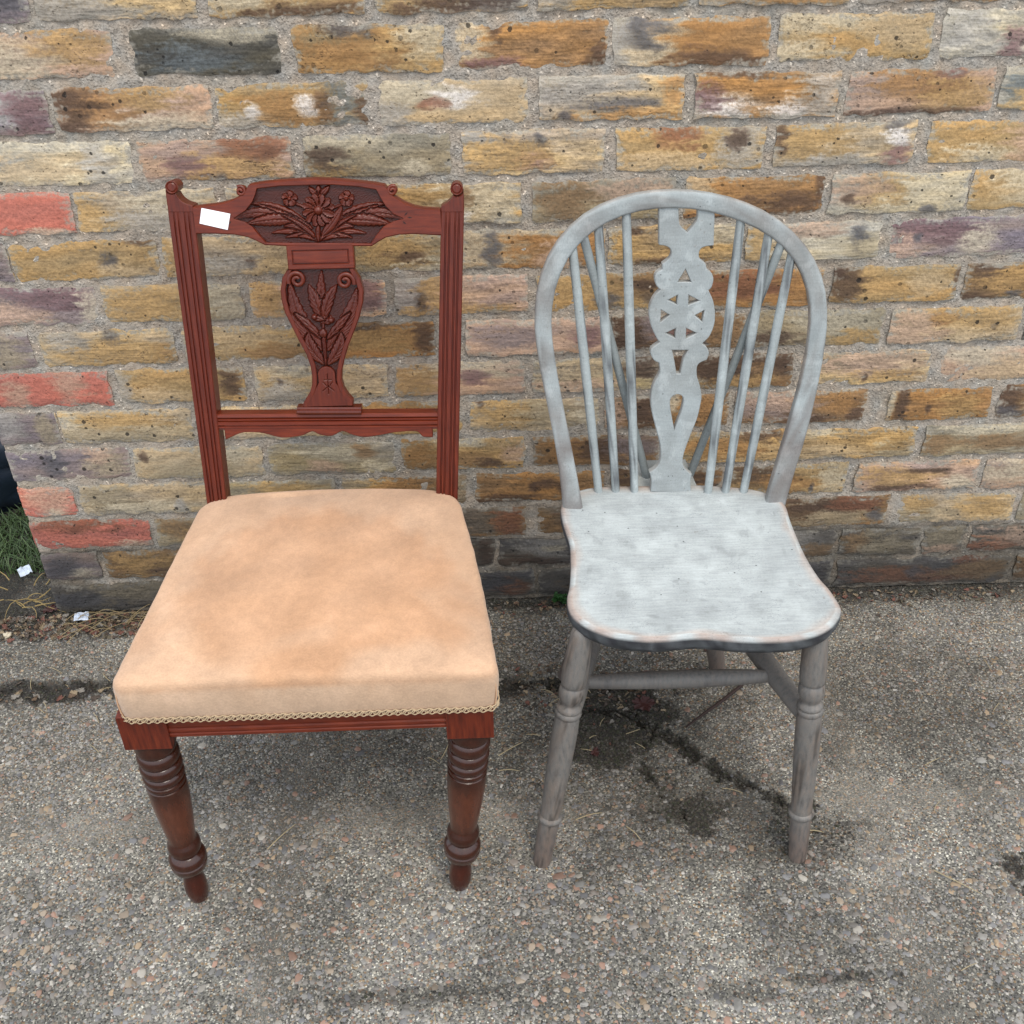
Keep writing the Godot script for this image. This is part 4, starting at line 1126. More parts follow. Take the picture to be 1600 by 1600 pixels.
func splat(c: Node3D, m: Material) -> void:
	var res := 0.0006
	var o := Vector2(0.525, 0.130)
	var w := 225
	var hg := 360
	var h := PackedFloat32Array()
	h.resize(w * hg)
	for l in SPLAT_LEAVES: stroke(h, w, hg, o, res, l, 0.0066)
	for b in BUDS: dome(h, w, hg, o, res, Vector2(b[0], b[1]) * 0.001, b[2] * 0.001, 0.0085)
	var sl := []
	var sr := []
	for i in SPLAT_L.size() / 2: sl.push_front(SPLAT_L[i * 2]); sl.push_front(SPLAT_L[i * 2 + 1])
	for i in SPLAT_R.size() / 2: sr.push_front(SPLAT_R[i * 2]); sr.push_front(SPLAT_R[i * 2 + 1])
	var rows := []
	var v := PackedVector3Array()
	var col := PackedColorArray()
	var nu := 110
	var nv := 230
	var pit := noise(67, 0.5, 2)
	var arch := Vector2(ARCH[0], ARCH[1]) * 0.001
	for j in nv:
		var y := lerpf(0.1362, 0.3385, j / (nv - 1.0))
		var a := lerp_list(sl, y)
		var b := lerp_list(sr, y)
		var fade := clampf((y - 0.150) / 0.012, 0, 1)
		var fw := minf(0.0072, (b - a) * 0.2)
		var d := 0.0058
		rows.append([PackedVector3Array([b1(a, y, -0.017), b1(a, y, -0.0014), b1(a + 0.0014, y, 0.0), b1(a + fw - 0.001, y, 0.0), b1(a + fw, y, -0.001 * fade)]), PackedVector3Array([b1(b - fw, y, -0.001 * fade), b1(b - fw + 0.001, y, 0.0), b1(b - 0.0014, y, 0.0), b1(b, y, -0.0014), b1(b, y, -0.017)])])
		for i in nu:
			var f := i / (nu - 1.0)
			var x := lerpf(a + fw, b - fw, f)
			var z := h[clampi(int((y - o.y) / res), 0, hg - 1) * w + clampi(int((x - o.x) / res), 0, w - 1)]
			# below an arch the ground rises to the face of the frame, edged by a fine groove
			var in_arch := (Vector2((x - arch.x) / 0.0125, (y - (arch.y - 0.012)) / 0.012).length() < 1.0 or (y < arch.y - 0.012 and absf(x - arch.x) < 0.0125 + maxf(0, 0.172 - y) * 0.6))
			var n := -d + minf(z, 0.008)
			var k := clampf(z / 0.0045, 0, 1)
			if y < 0.205 and in_arch:
				n = -0.0008
				k = 1.0
				# incised flower
				var q := Vector2(x - arch.x - 0.001, y - 0.176)
				if absf(q.x) < 0.0006 and q.y > -0.022 and q.y < 0.009 or absf(q.y) < 0.0006 and absf(q.x) < 0.006: n -= 0.0016
				for s in [-1.0, 1.0]:
					if (q - Vector2(s * 0.004, -0.013)).rotated(-s * 0.9).abs().x < 0.0006 and (q - Vector2(s * 0.004, -0.013)).length() < 0.006: n -= 0.0016
					if (q - Vector2(s * 0.005, -0.006)).rotated(s * 0.7).abs().x < 0.0006 and (q - Vector2(s * 0.005, -0.006)).length() < 0.004: n -= 0.0012
			elif z < 0.001: n += pit.get_noise_2d(x * 1000.0, y * 1000.0) * 0.0005
			var eg := minf(f, 1.0 - f) * (b - a)
			if y < 0.165 and not in_arch: n = lerpf(-0.0006, n, fade)
			if eg < 0.0007: n = maxf(n, -d)
			v.append(b1(x, y, n))
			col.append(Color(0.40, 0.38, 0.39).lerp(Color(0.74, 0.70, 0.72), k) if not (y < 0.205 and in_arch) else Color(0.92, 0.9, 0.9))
	var t := PackedVector3Array()
	for j in nv - 1:
		for s in 2:
			var a: PackedVector3Array = rows[j][s]
			var b: PackedVector3Array = rows[j + 1][s]
			for i in a.size() - 1: quad(t, a[i], a[i + 1], b[i + 1], b[i])
		quad(t, rows[j][1][4], rows[j][0][0], rows[j + 1][0][0], rows[j + 1][1][4])
		# inner walls of the frame down to the carved ground
		var k := j * nu
		quad(t, rows[j][0][4], v[k], v[k + nu], rows[j + 1][0][4])
		quad(t, v[k + nu - 1], rows[j][1][0], rows[j + 1][1][0], v[k + nu * 2 - 1])
	var fr := put("back_splat", soup_mesh(t, 32.0, func(_p, _n): return Color(1, 1, 1)), m, c, c.position)
	var idx := PackedInt32Array()
	for j in nv - 1:
		for i in nu - 1:
			var a := j * nu + i
			idx.append_array([a, a + 1, a + nu + 1, a, a + nu + 1, a + nu])
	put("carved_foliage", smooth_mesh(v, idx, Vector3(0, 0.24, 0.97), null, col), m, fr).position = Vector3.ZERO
	for k in 2:
		var e := PackedVector3Array()
		var pts := PackedVector3Array()
		var rr := []
		var u: float = VOLUTES[k * 2] * 0.001
		var vv: float = VOLUTES[k * 2 + 1] * 0.001
		var hand := 1.0 if k == 0 else -1.0
		for i in 56:
			var f := i / 55.0
			var a := (PI if k == 0 else 0.0) + hand * (0.35 - f * TAU * 1.45)
			var q := lerpf(0.0132, 0.0032, pow(f, 0.75))
			pts.append(b1(u + cos(a) * q, vv + sin(a) * q, lerpf(-0.0022, -0.001, f)))
			rr.append(lerpf(0.0036, 0.0026, f))
		tube(e, pts, rr, 10)
		put("volute", soup_mesh(e, 60.0, func(_p, _n): return Color(0.95, 0.95, 0.98)), m, fr).position = Vector3.ZERO
	# moulded foot of the splat
	var tf := PackedVector3Array()
	var list := []
	for u in [FOOT[0] * 0.001 - 0.001, FOOT[2] * 0.001 + 0.001]:
		var ring := PackedVector3Array()
		for q in [[0.0, -0.018], [0.0, 0.004], [0.003, 0.0058], [0.006, 0.0050], [0.0075, 0.002], [0.010, 0.001], [0.010, -0.018]]: ring.append(b1(u, 0.1262 - (u - 0.54) * 0.03 + q[0], q[1]))
		list.append(ring)
	rings(tf, list)
	put("splat_foot", soup_mesh(tf, 30.0, func(_p, _n): return Color(0.85, 0.82, 0.85)), m, fr).position = Vector3.ZERO

# upholstered seat: a rounded box over the rails, crowned, with a gimp braid round its lower edge
func seat_outline(n: int, grow: float) -> PackedVector2Array:   # x, z; walks from the rear left corner along the left side to the front
	var corners := [Vector2(0.3835, 0.203), Vector2(0.3565, 0.6475), Vector2(0.8275, 0.6455), Vector2(0.8040, 0.40), Vector2(0.7720, 0.203)]
	var rad := [0.045, 0.020, 0.018, 0.12, 0.045]
	var p := PackedVector2Array()
	for i in 5:
		var a: Vector2 = corners[i]
		var d0: Vector2 = (corners[i - 1] - a).normalized()
		var d1: Vector2 = (corners[(i + 1) % 5] - a).normalized()
		var r: float = rad[i]
		for k in 7:
			var f := k / 6.0
			p.append((a + d0 * r).lerp(a, f).lerp(a.lerp(a + d1 * r, f), f))
	var curve := Curve2D.new()
	for q in p: curve.add_point(q)
	curve.add_point(p[0])
	curve.bake_interval = 0.002
	var out := PackedVector2Array()
	var l := curve.get_baked_length()
	for i in n: out.append(curve.sample_baked(l * i / n))
	if grow != 0.0:
		var mid := Vector2(0.588, 0.43)
		var moved := out.duplicate()
		for i in n:
			var d := (out[(i + 2) % n] - out[(i + n - 2) % n]).normalized()
			var nn := Vector2(-d.y, d.x)
			if nn.dot(out[i] - mid) < 0: nn = -nn
			moved[i] = out[i] + nn * grow
		return moved
	return out

func cushion(c: Node3D) -> void:
	var n := 220
	var mid := Vector2(0.586, 0.42)
	var wob := noise(71, 3.2, 3)
	var soft := noise(72, 12.0, 2)
	var v := PackedVector3Array()
	var uv := PackedVector2Array()
	var edge_y := func(q: Vector2) -> float: return lerpf(0.405, 0.4485, clampf((q.y - 0.20) / 0.44, 0, 1)) + lerpf(0.013, 0.0055, clampf((q.y - 0.20) / 0.44, 0, 1)) * (1.0 - pow(absf(clampf((q.x - lerpf(0.578, 0.592, (q.y - 0.2) / 0.44)) / lerpf(0.196, 0.235, (q.y - 0.2) / 0.44), -1, 1)), 2.4))
	# side wall: bottom to the rounded shoulder
	var side := [[0.0, -0.002], [0.12, 0.0005], [0.3, 0.0022], [0.5, 0.003], [0.70, 0.0026], [0.82, 0.0020], [0.90, 0.0008], [0.95, -0.0018], [0.982, -0.0052], [1.0, -0.0100]]
	for s in side:
		var o := seat_outline(n, s[1])
		for i in n:
			var q := o[i]
			var bot := lerpf(0.383, 0.381, clampf((q.x - 0.36) / 0.46, 0, 1))
			var y: float = lerpf(bot, edge_y.call(q), s[0])
			var bulge := soft.get_noise_2d(q.x * 1.5 + y * 2.0, q.y * 1.5) * 0.0012
			v.append(Vector3(q.x + bulge, y + bulge * 0.4, q.y + bulge))
	var base := seat_outline(n, -0.0100)
	var tops := 34
	for k in range(1, tops + 1):
		var r := 1.0 - k / float(tops)
		for i in n:
			# the corners soften towards the middle, so that the crown shows no ridges
			var d0 := base[i] - mid
			var an := d0.angle()
			var oval := Vector2(cos(an) * 0.205, sin(an) * 0.205)
			var q := mid + oval.lerp(d0, smoothstep(0.0, 1.0, r)) * r
			var crown := 0.0145 * (1.0 - pow(r, 3.2))
			var back_dip := -0.004 * exp(-pow((q.x - 0.52) / 0.05, 2.0)) * clampf((0.34 - q.y) / 0.12, 0, 1)
			var y: float = edge_y.call(q) + crown + wob.get_noise_2d(q.x, q.y) * 0.006 * (1.0 - r * r) + soft.get_noise_2d(q.x, q.y) * 0.0008 + back_dip
			v.append(Vector3(q.x, y, q.y))
	for p in v: uv.append(Vector2(p.x * 2.0, (p.z - p.y) * 2.0))
	var rows := side.size() + tops
	var idx := PackedInt32Array()
	for j in rows - 1:
		for i in n:
			var a := j * n + i
			var b := j * n + (i + 1) % n
			idx.append_array([a, b, b + n, a, b + n, a + n])
	# velvet: worn pile, rubbed pale in places
	var sz := 1024
	var im := PackedByteArray()
	im.resize(sz * sz * 3)
	var pile := bytes_of(noise(73, 0.0042, 4), sz)
	for i in sz * sz:
		var x := i & 1023
		var y := i >> 10
		var e := pile[i] / 255.0 - 0.5
		var f := n_mid[(y * 1024 + x) & 1048575] / 255.0 - 0.5
		var wv := ((x & 1) + (y & 1)) * 0.012
		var k := 1.0 + 0.13 * e + 0.07 * f + 0.08 * (n_fine[i] / 255.0 - 0.5) + 0.06 * (n_white[i] / 255.0 - 0.5) - wv
		var hot := clampf((e - 0.27) * 3.0, 0, 1)
		im[i * 3] = clampi(int((188 + 8 * hot) * k), 0, 255); im[i * 3 + 1] = clampi(int((161 + 8 * hot) * k), 0, 255); im[i * 3 + 2] = clampi(int((137 + 10 * hot) * k), 0, 255)
	var col := PackedColorArray()
	for p in v:
		# the lower border keeps the paler, unrubbed cloth
		var w := clampf((0.439 - p.y) / 0.007 + soft.get_noise_2d(p.x * 2.0, p.z) * 0.8, 0, 1) * (1.0 if p.z > 0.6 else 0.45)
		col.append(Color(0.90, 0.765, 0.66).lerp(Color(1, 1, 1), w))
	for i in col.size():
		# the pile is rubbed pale and pinkish where legs brush the rounded edges
		var p := v[i]
		var l := clampf((Vector2((p.x - 0.586) / 0.225, (p.z - 0.425) / 0.215).length() - 0.8) * 3.0 + soft.get_noise_2d(p.x * 0.6, p.z * 0.6) * 1.4, 0, 1) * clampf((p.y - 0.425) / 0.02, 0, 1)
		var nap := clampf(0.5 + wob.get_noise_2d(p.x * 0.9 + 3.0, p.z * 0.9) * 1.1 + wob.get_noise_2d(p.x * 2.6, p.z * 2.6 + 8.0) * 0.7, 0, 1)
		col[i] = (col[i] * Color(0.91, 0.875, 0.83).lerp(Color(1, 1, 1), nap)).lerp(Color(0.95, 0.90, 0.86), l * 0.75)
	var m := mat(Color.WHITE, 0.95, tex(im, sz, sz))
	m.vertex_color_use_as_albedo = true
	m.rim_enabled = true; m.rim = 0.35; m.rim_tint = 0.6
	m.metallic_specular = 0.2
	bump(m, t_fine, 0.03)
	var cu := put("seat_cushion", smooth_mesh(v, idx, Vector3.UP, uv, col), m, c, c.position)
	# seams where the cloth is folded at the front corners
	var mb := mat(Color(0.72, 0.58, 0.46), 0.95)
	for s in [[0.3612, 0.6424], [0.8228, 0.6406]]:
		var pts := PackedVector3Array()
		for k in 9:
			var f := k / 8.0
			var bul := 0.0022 * sin(f * 2.6)
			pts.append(Vector3(s[0] + (-bul if s[0] < 0.5 else bul), lerpf(0.386, 0.428, f), s[1] + bul * 0.8))
		var t := PackedVector3Array()
		tube(t, pts, [0.0010], 6)
		put("corner_seam", soup_mesh(t, 60.0), mb, cu).position = Vector3.ZERO
	# braid: two wavy cords and a scalloped one between
	var o := seat_outline(1400, 0.0006)
	var tb := PackedVector3Array()
	for strand in 4:
		var pts := PackedVector3Array()
		for i in range(0, 1401):
			var q := o[i % 1400]
			var d := (o[(i + 1) % 1400] - o[(i + 1399) % 1400]).normalized()
			var nn := Vector2(-d.y, d.x)
			if nn.dot(q - mid) < 0: nn = -nn
			var ph := i * 1.6 * TAU / 14.0 + strand * PI * 0.5
			var up: float = [0.0, 0.0, 0.0036, -0.0036][strand]
			var amp: float = [0.0030, 0.0030, 0.0010, 0.0012][strand]
			var dn: float = 0.0012 + 0.0007 * cos(ph)
			var y := lerpf(0.3872, 0.3852, clampf((q.x - 0.36) / 0.46, 0, 1)) + up + amp * sin(ph if strand < 2 else ph * 1.0)
			pts.append(Vector3(q.x + nn.x * dn, y, q.y + nn.y * dn))
		# only the front and the sides carry it
		tube(tb, pts.slice(90, 1090), [0.0008], 5)
	put("gimp_braid", soup_mesh(tb, 70.0), mat(Color(0.66, 0.58, 0.47), 0.9), cu).position = Vector3.ZERO

# ---- the grey wheelback chair
func hoop_at(u: float, v: float, n: float) -> Vector3:
	return Vector3(u, 0.437, 0.300) + Vector3(0, 0.97664, -0.21486) * v + Vector3(0, 0.21486, 0.97664) * n

func splat_at(u: float, v: float, n: float) -> Vector3:
	return Vector3(u, 0.437, 0.259) + Vector3(0, 0.98951, -0.14447) * v + Vector3(0, 0.14447, 0.98951) * n

func wheelback_chair() -> void:
	var c := thing("wheelback_chair", Vector3(1.08, 0, 0.42))
	tag(c, "worn grey painted wooden chair with hooped spindle back and pierced wheel splat", "chair")
	var z0 := c.position
	var grey := scuffed_paint(0)
	var brushed := scuffed_paint(1)
	var worn := ramp_tex(82, 0.02, 5, [Color8(66, 64, 63), Color8(88, 86, 84), Color8(102, 100, 97), Color8(108, 101, 95), Color8(122, 121, 118)], 0.22, 1024)
	var m := bump(mat(Color.WHITE, 0.72, grey, 2.6), t_mid, 0.010)
	m.vertex_color_use_as_albedo = true
	var ml := bump(mat(Color.WHITE, 0.55, worn, 1.0), t_mid, 0.04)
	ml.uv1_triplanar = true
	ml.uv1_scale = Vector3(7, 1.7, 7)
	ml.vertex_color_use_as_albedo = true
	var msx := bump(mat(Color.WHITE, 0.7, brushed), t_fine, 0.008)
	msx.vertex_color_use_as_albedo = true
	var rub := noise(83, 16.0, 4)
	var rub2 := noise(84, 60.0, 3)
	# seat
	var plan := loop2(SEAT, true, 70.0)
	var np := plan.size()
	var mid := Vector2(1.088, 0.46)
	var v := PackedVector3Array()
	var col := PackedColorArray()
	var ringn := 0
	var side := [[-0.9, -0.030, 0], [-0.016, -0.030, 0], [-0.0035, -0.024, 0], [0.0, -0.016, 0], [0.0, -0.006, 0], [-0.0012, -0.0022, 1], [-0.0035, -0.0004, 1], [-0.007, 0.0, 2]]
	for s in side:
		for i in np:
			var q := plan[i]
			var d := (mid - q).normalized()
			var e: Vector2 = q + d * -s[0] if s[0] > -0.5 else q.lerp(mid, 0.98)
			v.append(Vector3(e.x, 0.437 + s[1], e.y))
			var k := rub.get_noise_2d(q.x, q.y)
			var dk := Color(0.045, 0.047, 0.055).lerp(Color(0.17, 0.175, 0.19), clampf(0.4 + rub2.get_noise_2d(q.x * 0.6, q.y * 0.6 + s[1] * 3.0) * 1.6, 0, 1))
			var pink := Color(0.78, 0.60, 0.53).lerp(Color(0.92, 0.92, 0.92), clampf(0.25 + k * 2.2, 0, 1))
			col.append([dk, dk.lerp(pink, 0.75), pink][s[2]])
		ringn += 1
	for kk in range(1, 71):
		var r := 1.0 - kk / 70.0
		for i in np:
			var q0 := plan[i] + (mid - plan[i]).normalized() * 0.007
			var q := mid.lerp(q0, r)
			# shallow saddle, with the shield-shaped shoulder line near the back
			var dish := -0.007 * pow(1.0 - r * r, 1.0) + 0.004 * exp(-pow((q.x - 1.088) / 0.03, 2.0)) * clampf((q.y - 0.5) / 0.08, 0, 1) * (1.0 - pow(r, 8.0))
			v.append(Vector3(q.x, 0.437 + dish, q.y))
			var k := rub.get_noise_2d(q.x * 0.7, q.y * 0.7)
			var rimk := clampf((r - 0.93) / 0.07 + k * 0.9, 0, 1)
			var c0 := Color(0.66, 0.665, 0.675).lerp(Color(0.84, 0.845, 0.85), clampf(0.5 + k * 0.9, 0, 1))
			# growth rings of the elm show through at the front corners
			var gr := sin((q - Vector2(1.2, 0.53)).length() * 720.0 + k * 5.0) * clampf(1.0 - (q - Vector2(1.205, 0.53)).length() / 0.075, 0, 1)
			c0 = c0 * (1.0 + 0.055 * gr)
			if rub2.get_noise_2d(q.x * 0.35, q.y * 0.35 + 4.0) > 0.46: c0 = c0 * 0.86
			col.append(c0.lerp(Color(0.80, 0.64, 0.57), rimk * 0.75))
		ringn += 1
	var idx := PackedInt32Array()
	for j in ringn - 1:
		for i in np:
			var a := j * np + i
			var b := j * np + (i + 1) % np
			idx.append_array([a, b, b + np, a, b + np, a + np])
	var suv := PackedVector2Array()
	for p in v: suv.append(Vector2(p.x, p.z - p.y) * 2.1)
	put("seat", smooth_mesh(v, idx, Vector3.UP, suv, col), msx, c, z0)
	# hoop
	var list := []
	var nh := HOOP_OUT.size() / 2
	for i in range(-1, nh + 1):
		var k := clampi(i, 0, nh - 1)
		var po := Vector2(HOOP_OUT[k * 2], HOOP_OUT[k * 2 + 1]) * 0.001
		var pi_ := Vector2(HOOP_IN[k * 2], HOOP_IN[k * 2 + 1]) * 0.001
		if i < 0 or i == nh:
			po.y -= 0.012; pi_.y -= 0.012
		var ring := PackedVector3Array()
		for q in [[0.0, -0.004], [0.06, -0.0012], [0.16, 0.0002], [0.3, 0.0008], [0.6, 0.0008], [0.86, 0.0002], [0.96, -0.0014], [1.0, -0.004], [1.0, -0.014], [0.93, -0.018], [0.75, -0.0195], [0.25, -0.0195], [0.07, -0.018], [0.0, -0.014]]:
			var p := po.lerp(pi_, q[0])
			ring.append(hoop_at(p.x, p.y, q[1]))
		list.append(ring)
	var th := PackedVector3Array()
	rings(th, list)
	var hoop_paint := func(p: Vector3, nrm: Vector3) -> Color:
		var k := rub.get_noise_3dv(p * 0.8)
		var b := Color(0.86, 0.88, 0.90).lerp(Color(0.70, 0.67, 0.66), clampf(0.3 + k * 1.5, 0, 1))
		var edge := clampf(1.0 - absf(nrm.z) * 1.25, 0, 1)
		b = b.lerp(Color(0.84, 0.68, 0.60), edge * clampf(0.75 + k * 1.5, 0, 0.95))
		# paint worn off the hoop near the seat
		var low := clampf((0.62 - p.y) / 0.08, 0, 1) * clampf(0.45 + rub.get_noise_3dv(p * 2.2) * 4.0, 0, 1)
		b = b.lerp(Color(0.46, 0.38, 0.36), low * 0.85)
		b = b.lerp(Color(0.50, 0.44, 0.42), clampf((rub.get_noise_3dv(p * 1.4 + Vector3(3, 1, 2)) - 0.12) * 6.0, 0, 1) * 0.62)
		if rub2.get_noise_3dv(p * 0.5) > 0.42: b = b * 0.8
		return b
	put("back_hoop", soup_mesh(th, 50.0, hoop_paint), m, c, z0)
	# spindles and the two braces behind them
	for i in SPINDLES.size():
		var s: Array = SPINDLES[i]
		var a := Vector3(s[0], s[1], s[2]) * 0.001
		var b := Vector3(s[3], s[4], s[5]) * 0.001
		var brace := i >= 6
		var dir := (a - b).normalized()
		a += dir * 0.012
		b -= dir * 0.010
		if not brace: a.z -= 0.010
		var pts := PackedVector3Array()
		var rr := []
		for k in 15:
			var f := k / 14.0
			pts.append(b.lerp(a, f))
			rr.append((0.0060 + 0.0008 * sin(f * PI)) if not brace else 0.0062)
		var t := PackedVector3Array()
		tube(t, pts, rr, 14)
		var at_ := float(i) * 3.7
		var paint := func(p: Vector3, _nrm: Vector3) -> Color:
			var k := rub.get_noise_3d(p.x * 2.4 + at_, p.y * 0.5, p.z * 2.0)
			var b2 := Color(0.94, 0.97, 0.98).lerp(Color(0.78, 0.80, 0.82), clampf(0.4 + k * 1.6, 0, 1))
			b2 = b2.lerp(Color(0.26, 0.26, 0.28), clampf((k - 0.02) * 7.0, 0, 1) * clampf(rub2.get_noise_3d(p.x * 3.0, p.y * 0.4 + at_, p.z) * 5.0 + 0.5, 0, 1) * 0.9)
			return b2 * (0.72 if brace else 1.0)
		put("brace" if brace else "spindle", soup_mesh(t, 60.0, paint), m, c, z0)
	# pierced splat
	var holes := []
	for h in SPLAT_HOLES: holes.append(loop2(h, h.size() > 12, 50.0))
	var ts := PackedVector3Array()
	board(ts, loop2(WHEEL_SPLAT, true, 50.0), holes, splat_at, 0.006, -0.006, 0.0011, [0.1302, 0.2075, 0.2498, 0.2747, 0.2979, 0.3317])
	put("wheel_splat", soup_mesh(ts, 35.0, func(p: Vector3, nrm: Vector3) -> Color:
		var k := rub.get_noise_3dv(p * 0.7)
		var b := Color(0.86, 0.88, 0.90).lerp(Color(0.76, 0.755, 0.755), clampf(0.4 + k * 1.5, 0, 1))
		return b.lerp(Color(1.12, 1.0, 0.95), clampf(1.0 - absf(nrm.z) * 1.4, 0, 1) * 0.6)), m, c, z0)
	# bobtail behind the seat that carries the braces
	var tb := PackedVector3Array()
	rings(tb, [PackedVector3Array([Vector3(1.040, 0.410, 0.27), Vector3(1.140, 0.410, 0.27), Vector3(1.128, 0.412, 0.185), Vector3(1.052, 0.412, 0.185)]), PackedVector3Array([Vector3(1.040, 0.434, 0.27), Vector3(1.140, 0.434, 0.27), Vector3(1.130, 0.440, 0.185), Vector3(1.050, 0.440, 0.185)])])
	put("bobtail", soup_mesh(tb, 20.0, func(_p, _n): return Color(0.9, 0.88, 0.86)), m, c, z0)
	# turned legs and the H of stretchers
	var prof := [0.0, 0.0118, 0.004, 0.0132, 0.03, 0.0138, 0.07, 0.0150, 0.086, 0.0152, 0.0875, 0.0178, 0.091, 0.0189, 0.0945, 0.0178, 0.096, 0.0153, 0.11, 0.0152, 0.14, 0.0160, 0.18, 0.0171, 0.22, 0.0179, 0.25, 0.0179, 0.268, 0.0172, 0.273, 0.0160, 0.2745, 0.0172, 0.278, 0.0186, 0.2815, 0.0176, 0.2825, 0.0160, 0.284, 0.0170, 0.287, 0.0176, 0.290, 0.0160, 0.293, 0.0134, 0.296, 0.0130, 0.300, 0.0152, 0.306, 0.0175, 0.313, 0.0182, 0.320, 0.0174, 0.3245, 0.0148, 0.326, 0.0168, 0.331, 0.0178, 0.345, 0.0180, 0.37, 0.0172, 0.405, 0.0152, 0.414, 0.0125, 0.419, 0.006]
	for k in 2:
		var foot: Vector3 = [Vector3(0.8855, -0.002, 0.594), Vector3(1.2675, -0.002, 0.602)][k]
		var head: Vector3 = [Vector3(0.9415, 0.412, 0.537), Vector3(1.2490, 0.412, 0.548)][k]
		var t := PackedVector3Array()
		lathe(t, prof, foot, head, 0.412, 32)
		put("front_leg", soup_mesh(t, 50.0, leg_paint.bind(rub, rub2)), ml, c, z0)
	var prof2 := [0.0, 0.0125, 0.05, 0.0145, 0.15, 0.0165, 0.24, 0.0170, 0.28, 0.0165, 0.284, 0.0180, 0.29, 0.0165, 0.33, 0.0168, 0.408, 0.0145]
	for k in 2:
		var foot: Vector3 = [Vector3(0.948, -0.002, 0.206), Vector3(1.219, -0.002, 0.212)][k]
		var head: Vector3 = [Vector3(1.030, 0.408, 0.325), Vector3(1.132, 0.408, 0.332)][k]
		var t := PackedVector3Array()
		lathe(t, prof2, foot, head, 0.408, 24)
		put("rear_leg", soup_mesh(t, 50.0, leg_paint.bind(rub, rub2)), ml, c, z0)
	for k in 2:
		var a: Vector3 = [Vector3(0.921, 0.262, 0.570), Vector3(1.2545, 0.262, 0.572)][k]
		var b: Vector3 = [Vector3(1.002, 0.255, 0.280), Vector3(1.172, 0.255, 0.286)][k]
		stretcher(c, "side_stretcher", a, b, 0.0115, 0.0155, ml, rub, rub2)
	stretcher(c, "cross_stretcher", Vector3(0.945, 0.258, 0.480), Vector3(1.228, 0.258, 0.480), 0.0085, 0.0135, ml, rub, rub2)

func stretcher(c: Node3D, called: String, a: Vector3, b: Vector3, thin: float, fat: float, m: Material, rub: FastNoiseLite, rub2: FastNoiseLite) -> void:
	var pts := PackedVector3Array()
	var rr := []
	for k in 17:
		var f := k / 16.0
		pts.append(a.lerp(b, f))
		rr.append(lerpf(thin, fat, pow(sin(f * PI), 0.8)))
	var t := PackedVector3Array()
	tube(t, pts, rr, 18)
	put(called, soup_mesh(t, 60.0, func(p: Vector3, _n: Vector3) -> Color:
		return Color(1.15, 1.18, 1.18).lerp(Color(0.85, 0.84, 0.85), clampf(0.4 + rub.get_noise_3dv(p) * 1.5, 0, 1))), m, c, c.position)

func leg_paint(p: Vector3, _n: Vector3, rub: FastNoiseLite, rub2: FastNoiseLite) -> Color:
	var k := rub.get_noise_3d(p.x * 2.0, p.y * 0.6, p.z * 2.0)
	# bluish paint above, bare brown wood towards the scuffed feet
	var c := Color(1.0, 1.03, 1.06).lerp(Color(0.98, 0.86, 0.78), clampf(0.35 + k * 1.8 - (p.y - 0.2) * 1.2, 0, 1))
	c = c.lerp(Color(0.82, 0.66, 0.60), clampf((0.085 - p.y) / 0.03, 0, 1) * 0.75)
	if absf(p.y - 0.0915) < 0.003 or absf(p.y - 0.284) < 0.005: c = Color(1.35, 1.38, 1.38)  # pale highlight painted on the turned rings
	if k > 0.12 and rub2.get_noise_3d(p.x * 3.0, p.y * 0.35, p.z * 3.0) > 0.2: c = c * 0.5
	return c

# worn grey paint: brush streaks, chalky rubbing, scuffs down to brown wood, hairline scratches
func scuffed_paint(streaky: int) -> ImageTexture:
	var side := 1024
	var a := PackedByteArray()
	a.resize(side * side * 3)
	for y in side:
		for x in side:
			var i := y * side + x
			var row := ((y + 77) & 1023) * 1024
			var st := lerpf(n_fine[row + (x >> 3)], n_fine[row + (((x >> 3) + 1) & 1023)], (x & 7) / 8.0) / 255.0 - 0.5 if streaky else n_fine[((x * 2) & 1023) * 1024 + ((y >> 1) & 1023)] / 255.0 - 0.5
			var row2 := ((y * 3) & 1023) * 1024
			var st2 := lerpf(n_mid[row2 + (x >> 2)], n_mid[row2 + (x >> 2) + 1], (x & 3) / 4.0) / 255.0 - 0.5
			var bg := n_big[i] / 255.0 - 0.5
			var md := n_mid[((y + 300) & 1023) * 1024 + ((x + 500) & 1023)] / 255.0
			var v := 1.0 + 0.09 * st + 0.08 * st2 + 0.13 * bg + 0.08 * (n_fine[i] / 255.0 - 0.5) + 0.06 * (n_white[i] / 255.0 - 0.5)
			var r := (174.0 if streaky else 151.0) * v
			var g := (180.0 if streaky else 157.0) * v
			var b := (180.0 if streaky else 157.0) * v
			var chalk := clampf((n_big[((y + 200) & 1023) * 1024 + ((x + 611) & 1023)] / 255.0 - 0.60) * 5.0 + st * 1.2, 0, 1) * (0.22 if streaky else 0.4)
			r += (198 - r) * chalk; g += (204 - g) * chalk; b += (204 - b) * chalk
			var scuff := clampf((md - 0.83) * 9.0 + st * 1.2, 0, 1) * (0.3 if streaky else 0.55)
			r += (112 - r) * scuff; g += (103 - g) * scuff; b += (97 - b) * scuff
			var hair := absf(n_mid[((y * 2 + 40) & 1023) * 1024 + (((x + y) >> 1) & 1023)] / 255.0 - 0.5)
			if hair < 0.004 and n_big[(i + 5000) & 1048575] > 150:
				r *= 0.7; g *= 0.7; b *= 0.72
			if n_pick[i] < 3 and n_pit[i] < 34:
				r *= 0.55; g *= 0.55; b *= 0.56
			a[i * 3] = clampi(int(r), 0, 255); a[i * 3 + 1] = clampi(int(g), 0, 255); a[i * 3 + 2] = clampi(int(b), 0, 255)
	return tex(a, side, side)

